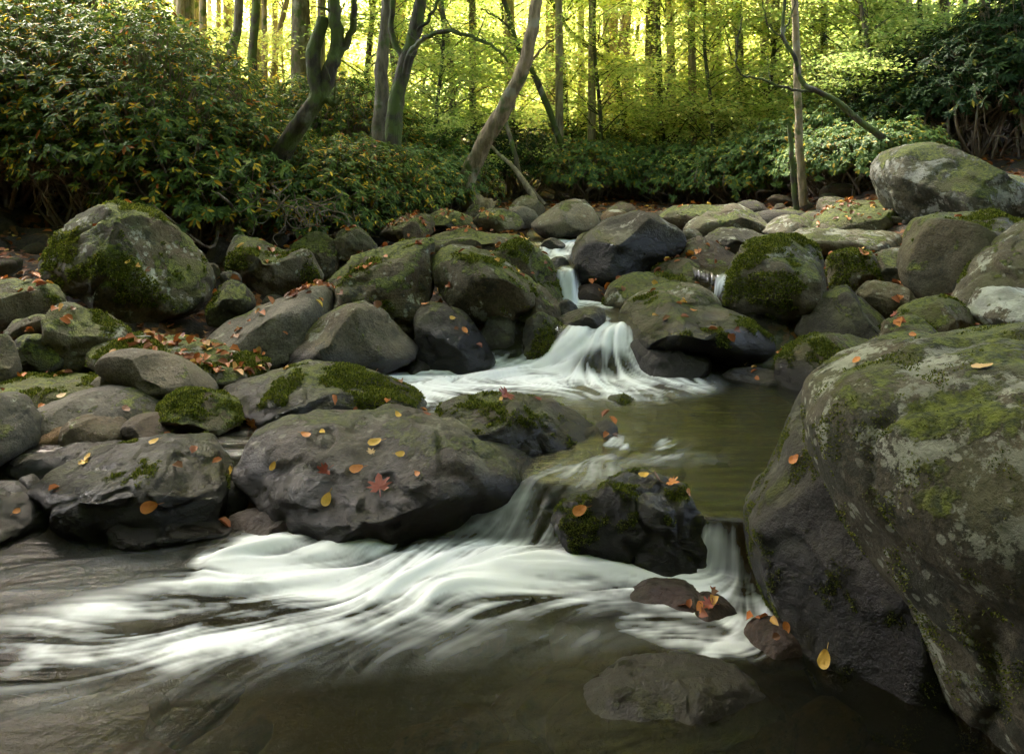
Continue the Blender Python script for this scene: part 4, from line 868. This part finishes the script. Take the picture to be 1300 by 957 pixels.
# unseen leaf mass added behind and beside the viewer to block low sky light
n = 42000; aa = r5.uniform(math.radians(150), math.radians(390), n); rr_ = r5.uniform(7.5, 13, n)
P = np.stack([np.cos(aa) * rr_, np.sin(aa) * rr_, r5.uniform(0, 1, n) ** .8 * 9 - .3], 1)
LV, LF = leaves(P, r5.normal(0, 1, (n, 3)), r5.normal(0, 1, (n, 3)), r5.uniform(.3, .55, n), r5.uniform(.2, .35, n), .15)
o = mesh_np('added_leaf_screen', LV, [LF], CAN, False); tag(o, 'unseen leaf mass added behind the viewer to block low sky light', 'foliage', kind='stuff')

# ---------------------------------------------------------------- rhododendrons
def make_bush(seed, r, h, n, mat, L=.076, W=.026, per=9, twigs=44):
    rs = RS(seed); root = empty('rhododendron_bush', (0, -200 - seed, -3)); mb = MB()
    d = norm(rs.normal(0, 1, (n, 3))); d[:, 2] = np.abs(d[:, 2]) * 1.0 - .25
    rad = rs.uniform(.35, 1, n) ** .45
    C_ = d * rad[:, None] * np.array([r, r, h * .62]) + np.array([0, 0, h * .42])
    C_ += rs.normal(0, .06, C_.shape)
    C_ = C_[C_[:, 2] > .12]
    n = len(C_)
    out = norm(C_ - np.array([0, 0, h * .2])); out[:, 2] += .5; out = norm(out)
    az = np.tile(np.linspace(0, 2 * math.pi, per, endpoint=False), n) + np.repeat(rs.uniform(0, 6, n), per)
    O = np.repeat(out, per, 0); B1 = norm(np.cross(O, np.array([.1, .2, 1.0]))); B2 = np.cross(O, B1)
    lift = rs.uniform(-.35, .45, n * per)[:, None]
    ax = B1 * np.cos(az)[:, None] + B2 * np.sin(az)[:, None] + O * lift; ax[:, 2] -= .22
    nr = O + ax * -.2 + rs.normal(0, .2, O.shape)
    sc = np.repeat(rs.uniform(.7, 1.2, n), per) * rs.uniform(.75, 1.15, n * per)
    LV, LF = leaves(np.repeat(C_, per, 0) + O * rs.uniform(-.03, .01, (n * per, 1)), ax, nr, L * sc, W * sc, .12, .12)
    for k in range(twigs):
        e = C_[rs.randint(n)]; s = np.array([rs.uniform(-.35, .35) * r, rs.uniform(-.35, .35) * r, -.15])
        m1 = s * .6 + e * .4 + rs.normal(0, .16, 3); m2 = s * .3 + e * .7 + rs.normal(0, .14, 3); m1[2] = abs(m1[2])
        T = spline([s, m1, m2, e], 6); mb.add(*tube(T, np.linspace(.024, .005, len(T)) * rs.uniform(.5, 1.2), 5))
    for k in range(n // 3):
        e = C_[rs.randint(n)]; s = e - out[0] * 0 - norm((e - np.array([0, 0, 0.1]))[None])[0] * rs.uniform(.2, .5) + rs.normal(0, .06, 3)
        mb.add(*tube(np.array([s, (s + e) / 2 + rs.normal(0, .02, 3), e]), [.006, .005, .003], 4))
    mb.build('stems', TWIG, root); mesh_np('foliage', LV, [LF], mat, False, root)
    return root
bp = {'a': make_bush(1, 1.1, 2.0, 1150, RHODO), 'b': make_bush(2, 1.2, 2.4, 1300, RHODO), 'c': make_bush(3, 1.0, 1.6, 900, RHODO),
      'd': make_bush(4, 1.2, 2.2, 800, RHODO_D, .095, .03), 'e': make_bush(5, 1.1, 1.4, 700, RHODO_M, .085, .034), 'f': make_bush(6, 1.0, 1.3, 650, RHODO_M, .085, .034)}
blist = [('b',-170,8.6,1.2),('a',-270,9.0,1.2),('b',-190,10.5,1.4),('c',-120,7.6,1.0),('a',-20,7.9,1.0),('b',60,8.3,1.05),('a',130,7.9,.95),('b',200,8.1,1.0),('c',270,7.9,1.0),('a',330,8.3,.95),('c',395,8.3,.95),('c',440,8.8,.85),('c',480,9.2,.8),('f',520,10.2,.9),('e',560,11,.85),
         ('b',-60,9.2,1.3),('b',40,9.5,1.3),('a',120,9.7,1.3),('b',190,9.9,1.05),('a',280,10.2,1.1),('a',350,10.5,1.1),('b',420,10.8,.95),('c',470,11.3,1.1),('e',520,12.5,1.1),
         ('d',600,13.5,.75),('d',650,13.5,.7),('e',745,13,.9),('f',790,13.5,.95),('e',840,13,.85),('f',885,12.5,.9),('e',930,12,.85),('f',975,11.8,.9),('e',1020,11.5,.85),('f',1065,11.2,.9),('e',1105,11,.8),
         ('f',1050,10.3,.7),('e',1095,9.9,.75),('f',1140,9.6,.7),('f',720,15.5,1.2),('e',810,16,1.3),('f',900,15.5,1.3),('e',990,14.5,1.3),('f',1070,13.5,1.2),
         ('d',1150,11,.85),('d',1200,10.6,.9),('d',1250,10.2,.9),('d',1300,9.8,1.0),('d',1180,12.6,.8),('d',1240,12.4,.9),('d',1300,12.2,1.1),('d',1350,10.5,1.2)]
used = set(); r6 = RS(44)
desc = {'a': 'bushy rhododendron with glossy green leaves and yellow spots in the left thicket', 'b': 'tall rhododendron with glossy green leaves and yellow spots in the left thicket', 'c': 'low rhododendron hanging over the left bank',
        'd': 'dark green rhododendron in the shaded thicket', 'e': 'pale green rhododendron of the far bank', 'f': 'pale green rhododendron of the far bank'}
for k, px, D, sc in blist:
    o = place(bp[k], k in used, px, D, r6.uniform(0, 6.28), sc * r6.uniform(.93, 1.07)); used.add(k)
    tag(o, desc[k], 'bush', 'rhododendron thicket')

# bare tangled twigs hanging from the left thicket
r7 = RS(77)
for i, (px, py, D) in enumerate([(320,262,7.3),(350,270,7.2),(385,275,7.3),(285,250,7.3),(150,235,7.2),(60,240,7.2),(410,290,7.3)]):
    root = empty('bare_twigs', tuple(p2w(px, py - 20, D))); mb = MB()
    for q in range(7):
        p = np.zeros(3) + r7.normal(0, .05, 3); pts = [p.copy()]; d = np.array([r7.normal(0, .7), r7.normal(0, .3), r7.uniform(-.6, .1)])
        for s in range(7):
            d = d * .6 + np.array([r7.normal(0, .6), r7.normal(0, .3), r7.normal(-.12, .45)]); d /= np.linalg.norm(d) + .3
            p = p + d * .13; pts.append(p.copy())
        T = spline(pts, 5); mb.add(*tube(T, np.linspace(.007, .0025, len(T)), 5))
    mb.build('twig', TWIG, root); tag(root, 'tangle of bare looping twigs under the left thicket', 'twigs', 'bare twigs under the thicket')

# ---------------------------------------------------------------- fallen leaves
def flat_mat(name, col, rough=.55):
    m, nt = newmat(name); N = NT(nt); tc = N.n('ShaderNodeTexCoord').outputs['Object']
    c = N.mix(N.ss(N.noise(tc, 60, 4), .4, .65), col, tuple(x * .5 for x in col))
    p = N.n('ShaderNodeBsdfPrincipled'); N.l(c, p.inputs['Base Color']); p.inputs['Roughness'].default_value = rough
    o = N.n('ShaderNodeOutputMaterial'); N.l(p.outputs[0], o.inputs[0]); return m
LM = {'yellow': flat_mat('yellow_leaf', (.72, .42, .05)), 'orange': flat_mat('orange_leaf', (.58, .2, .03)), 'red': flat_mat('red_leaf', (.28, .045, .02)), 'brown': flat_mat('brown_leaf', (.24, .10, .045)), 'tan': flat_mat('tan_leaf', (.62, .40, .18))}
LIT = leaf_mat('litter', [(0, (.10, .035, .02)), (.3, (.26, .075, .02)), (.55, (.42, .13, .025)), (.75, (.17, .07, .035)), (.93, (.5, .27, .05)), (1, (.62, .42, .07))], .15, .5, .35)
def oval_outline():
    t = np.linspace(0, 2 * math.pi, 18, endpoint=False); return np.stack([np.cos(t) * .5, np.sin(t) * .34 * (1 - .25 * np.cos(t))], 1)
def maple_outline():
    pts = []
    for a, r in [(-90,.12),(-60,.3),(-28,.42),(-18,.27),(0,.5),(14,.26),(30,.5),(42,.44),(52,.24),(72,.42),(90,.58),(108,.42),(128,.24),(138,.44),(150,.5),(166,.26),(180,.5),(198,.27),(208,.42),(240,.3)]:
        pts.append((math.cos(math.radians(a)) * r, math.sin(math.radians(a)) * r))
    return np.array(pts)
def leaf_mesh(kind, seed, curl):
    O = oval_outline() if kind == 'oval' else maple_outline(); n = len(O)
    rings = [np.zeros((1, 2))] + [O * s for s in (.35, .7, 1.0)]
    P = np.vstack(rings); rs = RS(seed)
    z = curl * (P[:, 0] ** 2 * 1.1 + np.abs(P[:, 1]) * .35) + .02 * rs.normal(0, 1, len(P)) + .03
    V = np.column_stack([P, z]); Fs = [[0, 1 + i, 1 + (i + 1) % n] for i in range(n)]; Q = []
    for k in range(2):
        a = 1 + k * n; b = a + n
        Q += [[a + i, b + i, b + (i + 1) % n, a + (i + 1) % n] for i in range(n)]
    m0 = len(V); st = np.array([[.5, -.012, .03], [.5, .012, .03], [.85, .01, .08], [.85, -.01, .08]]) if kind == 'oval' else np.array([[-.012, -.1, .03], [.012, -.1, .03], [.012, -.55, .1], [-.012, -.55, .1]])
    V = np.vstack([V, st]); Q.append([m0, m0 + 1, m0 + 2, m0 + 3])
    return V, [np.array(Fs), np.array(Q)]
dg = bpy.context.evaluated_depsgraph_get()
allV = []; allF = []; own = []; n0 = 0
for i, R in enumerate(ROCKS):
    allV.append(R['V']); allF.append(R['F'] + n0); own += [i] * len(R['F']); n0 += len(R['V'])
allV = np.vstack(allV); allF = np.vstack(allF)
bvh = BVHTree.FromPolygons([Vector(v) for v in allV], allF.tolist())
LP = {}
def put_leaf(px, py, size, col, kind='oval', label=None, rz=None, curl=.5):
    d = Vector(((px - 650) / F, 1, -(py - HY) / F)).normalized()
    hit, nrm_, idx, dist = bvh.ray_cast(Vector((0, 0, CH)), d)
    if hit is None: return
    key = (kind, col, round(curl, 1))
    if key not in LP:
        V, Fs = leaf_mesh(kind, len(LP), curl); o = mesh_np('fallen_leaf', V, Fs, LM[col]); LP[key] = o.data
    else:
        o = bpy.data.objects.new('fallen_leaf', LP[key]); C.objects.link(o)
    s = size * .88 * hit.y / F
    q = nrm_.to_track_quat('Z', 'Y'); rr = RS(int(px * 7 + py)).uniform(0, 6.28) if rz is None else rz
    from mathutils import Quaternion
    o.rotation_mode = 'QUATERNION'; o.rotation_quaternion = q @ Quaternion((0, 0, 1), rr)
    o.scale = (s,) * 3; o.location = hit + nrm_ * .004
    host = ROCKS[own[idx]]['label']
    tag(o, label or (col + (' maple' if kind == 'maple' else ' oval') + ' leaf on the ' + ' '.join(host.split()[:9])), 'leaf', 'single fallen leaves on the stones')
for a in [(1248,467,30,'tan','oval','large tan oval leaf lying on the enormous lichen-blotched boulder',1.2,.25),
          (1048,836,27,'yellow','oval','bright yellow pointed leaf stuck low on the steep wet boulder',1.5,.3), (1012,584,20,'orange','oval','small curled orange leaf high on the steep wet boulder',.8,.8),
          (1240,414,12,'red','oval','small red leaf near the top ridge of the enormous boulder',None,.5), (1088,460,17,'orange','oval','orange leaf in the moss on the shoulder of the enormous boulder',None,.5),
          (482,618,38,'red','maple','deep red maple leaf pressed flat on the flat-topped boulder',.3,.15), (413,598,28,'red','maple','dark red maple leaf left of centre on the flat-topped boulder',2.2,.3),
          (476,562,20,'yellow','oval','orange-yellow leaf on the ridge of the flat-topped boulder',.4,.3), (508,577,14,'yellow','oval','small yellow leaf right of the ridge leaf pair',None,.3),
          (452,596,20,'orange','oval','orange leaf between the two red maple leaves',.2,.4), (414,634,20,'yellow','oval','tan-yellow leaf low on the face of the flat-topped boulder',1.0,.3),
          (348,591,14,'yellow','oval','yellow leaf at the left end of the flat-topped boulder',None,.4), (409,549,12,'yellow','oval','tiny yellow leaf on the upper left of the flat-topped boulder',None,.4),
          (388,553,16,'orange','oval','orange leaf near the top left edge of the flat-topped boulder',None,.4), (530,602,11,'orange','oval','small rust leaf right of the deep red maple leaf',None,.4),
          (505,527,12,'yellow','oval','yellow leaf on the crest of the flat-topped boulder',None,.4), (540,526,14,'red','oval','red leaf on the right crest of the flat-topped boulder',None,.4),
          (471,575,15,'tan','maple','pale maple leaf beside the ridge leaf',None,.4),
          (642,502,30,'red','maple','curled red maple leaf standing on the low pool boulder',1.8,.6), (636,508,10,'yellow','oval','tiny yellow leaf tucked under the curled maple leaf',None,.4), (682,507,12,'red','oval','small red leaf right of the curled maple leaf',None,.4),
          (737,648,22,'orange','oval','bright orange leaf on the left tip of the cascade stone',.5,.5), (817,604,16,'yellow','oval','yellow-orange leaf on top of the cascade stone',.3,.4), (835,610,26,'brown','maple','brown maple leaf draped on the cascade stone',None,.5),
          (853,614,24,'orange','maple','orange maple leaf on the right crest of the cascade stone',None,.5), (872,625,14,'orange','oval','orange scrap at the right end of the cascade stone',None,.5),
          (106,589,18,'yellow','maple','bright yellow leaf cluster piece on the broad dark boulder',None,.5), (112,582,15,'yellow','oval','second yellow leaf beside the cluster on the broad dark boulder',None,.5),
          (196,561,14,'yellow','oval','yellow leaf on the crest of the broad dark boulder',None,.4), (190,643,24,'orange','oval','long orange-red leaf on the wet brown wedge stone',.2,.5),
          (20,650,12,'orange','oval','orange leaf on the dark stone at the lower left edge',None,.4), (293,601,20,'yellow','maple','yellow-brown leaf in the gap between the two large boulders',None,.6),
          (78,503,13,'tan','oval','pale tan leaf on the long whaleback stone',.5,.3), (162,333,8,'yellow','oval','small yellow leaf on the face of the big mossy boulder',None,.4),
          (322,538,26,'orange','maple','orange maple leaf lying at the tip of the dark layered slab',None,.5), (160,520,14,'brown','oval','brown leaf at the right end of the whaleback stone',None,.4),
          (886,320,16,'orange','maple','orange maple leaf on the dark brown stone by the side channel',None,.6), (1095,322,16,'orange','oval','curled orange leaf on the small stone behind the round boulder',None,.8),
          (880,395,10,'orange','oval','orange leaf on top of the overhanging boulder',None,.5), (1158,427,14,'orange','oval','orange leaf on the small green hump',None,.4), (1137,400,16,'red','maple','red-orange leaf on the slab behind the three-sided boulder',None,.5),
          (540,387,12,'orange','oval','orange leaf on the tip of the dark pointed boulder',None,.5), (574,404,9,'yellow','oval','yellow leaf on the slope of the dark pointed boulder',None,.4), (590,420,12,'orange','oval','rusty leaf low on the dark pointed boulder',None,.4),
          (900,768,26,'red','maple','wet red maple leaf on the stone under the small fall',None,.4), (890,772,18,'orange','oval','wet orange leaf on the stone under the small fall',None,.4), (1000,797,18,'orange','oval','wet orange-red leaf at the foot of the steep boulder',None,.4)]:
    put_leaf(a[0], a[1], a[2], a[3], a[4], a[5], a[6], a[7])
# loose litter on each leafy stone
r8 = RS(99)
for R in ROCKS:
    k = R['leafy']
    if not k: continue
    V, Fa = R['V'], R['F']; A, B_, C2 = V[Fa[:, 0]], V[Fa[:, 1]], V[Fa[:, 2]]
    cr = np.cross(B_ - A, C2 - A); ar = np.linalg.norm(cr, axis=1); nn = cr / (ar[:, None] + 1e-12)
    cen = (A + B_ + C2) / 3
    cl = fbm(cen * 4.0 + R['seed'], 2)
    w_ = ar * np.clip(nn[:, 2] - .45, 0, 1) * (nn[:, 1] < .75) * np.clip(cl + .5, 0.02, 1.5) ** 2
    k2 = int(k * 1.6) + 1; ix = r8.choice(len(Fa), k2, p=w_ / w_.sum())
    P = cen[ix] + nn[ix] * .008; ax = np.cross(nn[ix], r8.normal(0, 1, (k2, 3))) + r8.normal(0, .15, (k2, 3)); nr = nn[ix] + r8.normal(0, .25, (k2, 3))
    sc = r8.uniform(.6, 1.3, k2)
    sc2 = sc * r8.uniform(.6, 1.25, k2); P += np.column_stack([np.zeros((k2, 2)), r8.uniform(0, .012, k2)])
    LV, LF = leaves(P, ax, nr, .062 * sc * min(1, R['c'][1] / 4.2), .042 * sc2 * min(1, R['c'][1] / 4.2), .38, r8.uniform(-.25, .35, (k2, 1)))
    o = mesh_np('leaf_litter', LV, [LF], LIT, False)
    tag(o, 'small orange and brown leaves strewn on the ' + ' '.join(R['label'].split()[:8]), 'leaf litter', 'leaf litter on the stones', 'stuff')
# raised moss cushions on the nearest stones
MOSS = leaf_mat('moss_blades', [(0, (.035, .055, .007)), (.5, (.10, .125, .016)), (1, (.24, .25, .04))], .3, .7, .2)
for R in ROCKS:
    if R['moss'] < .3 or R['c'][1] > 7: continue
    spots_ = {'enormous': [(1058,525,20,45),(1120,552,45,26),(1165,600,42,26),(1092,466,40,12),(1150,715,28,34),(1225,790,60,46),(1290,850,50,40),(1105,640,16,30)],
              'steep dark wet': [(1022,600,30,17),(1048,478,16,30),(1075,455,22,12)], 'splits the main': [(735,660,30,22),(762,655,16,14),(860,625,22,16),(775,618,20,10)],
              'large flat-topped': [(560,555,75,24),(610,575,50,26),(360,548,26,8)], 'low brown boulder carrying': [(650,530,48,20),(600,512,30,8)]}
    key_ = [q for q in spots_ if q in R['label']]
    near = R['c'][1] < 3; V, Fa = R['V'], R['F']; A, B_, C2 = V[Fa[:, 0]], V[Fa[:, 1]], V[Fa[:, 2]]
    cr = np.cross(B_ - A, C2 - A); ar = np.linalg.norm(cr, axis=1); nn = cr / (ar[:, None] + 1e-12); cen = (A + B_ + C2) / 3
    vis = nn[:, 1] < .35
    mk = fbm(cen * 3.1 + R['seed'] * 3, 5, .6) + .35 * nn[:, 2] * (1 if 'enormous' not in R['label'] else .2)
    if key_:
        qx, qy = w2p(cen[:, 0], cen[:, 1], cen[:, 2]); mk = mk * 0
        for (sx_, sy_, rx_, ry_) in spots_[key_[0]]: mk = np.maximum(mk, 1 - ((qx - sx_) / rx_) ** 2 - ((qy - sy_) / ry_) ** 2)
        mk = mk * .6 + .55 * fbm(cen * 11 + 3, 4, .6) * (mk > -.3); mk = mk + .3
    else: mk = mk + (R['moss'] - .56) * .8
    w_ = ar * vis * np.clip((mk - .42) * 5, 0, 1); k2 = int(min(30000, w_.sum() * (95000 if near else 420000 / R['c'][1] ** 2)))
    if k2 < 50: continue
    ix = r8.choice(len(Fa), k2, p=w_ / w_.sum()); b1 = r8.uniform(0, 1, (k2, 2)); fl = b1.sum(1) > 1; b1[fl] = 1 - b1[fl]
    P = A[ix] + (B_[ix] - A[ix]) * b1[:, :1] + (C2[ix] - A[ix]) * b1[:, 1:] - nn[ix] * .002
    hgt = r8.uniform(.5, 1.2, k2) * np.clip((mk[ix] - .42) * 4, .3, 1)
    ax = nn[ix] + r8.normal(0, .55, (k2, 3)); sz = .009 if near else .0035 * R['c'][1]
    LV, LF = leaves(P, ax, r8.normal(0, 1, (k2, 3)), sz * hgt, sz * .45 * hgt, .1)
    o = mesh_np('moss', LV - np.array(R['o'].location), [LF], MOSS, False, R['o']); o['kind'] = 'stuff'
# litter on the ground of the banks
ok = (np.abs(x) < 7) & (y > 3.5) & (y < 13) & (wm < .2)
ix = r8.choice(np.where(ok)[0], 9500); n = len(ix)
P = np.stack([x[ix] + r8.normal(0, .03, n), y[ix] + r8.normal(0, .03, n), zg[ix] + .015], 1)
keep = fbm(P * 1.2, 2) > -.25; P = P[keep]; n = len(P)
sc = r8.uniform(.6, 1.3, n)
LV, LF = leaves(P, np.column_stack([r8.normal(0, 1, (n, 2)), r8.normal(0, .2, n)]), np.column_stack([r8.normal(0, .4, (n, 2)), np.ones(n)]), .065 * sc, .045 * sc, .25)
o = mesh_np('leaf_litter', LV, [LF], LIT, False); tag(o, 'rusty leaf litter between the stones on both banks', 'leaf litter', kind='stuff')
print('rocks', len(ROCKS), 'polys', sum(len(o.data.polygons) for o in bpy.data.objects if o.type == 'MESH'))
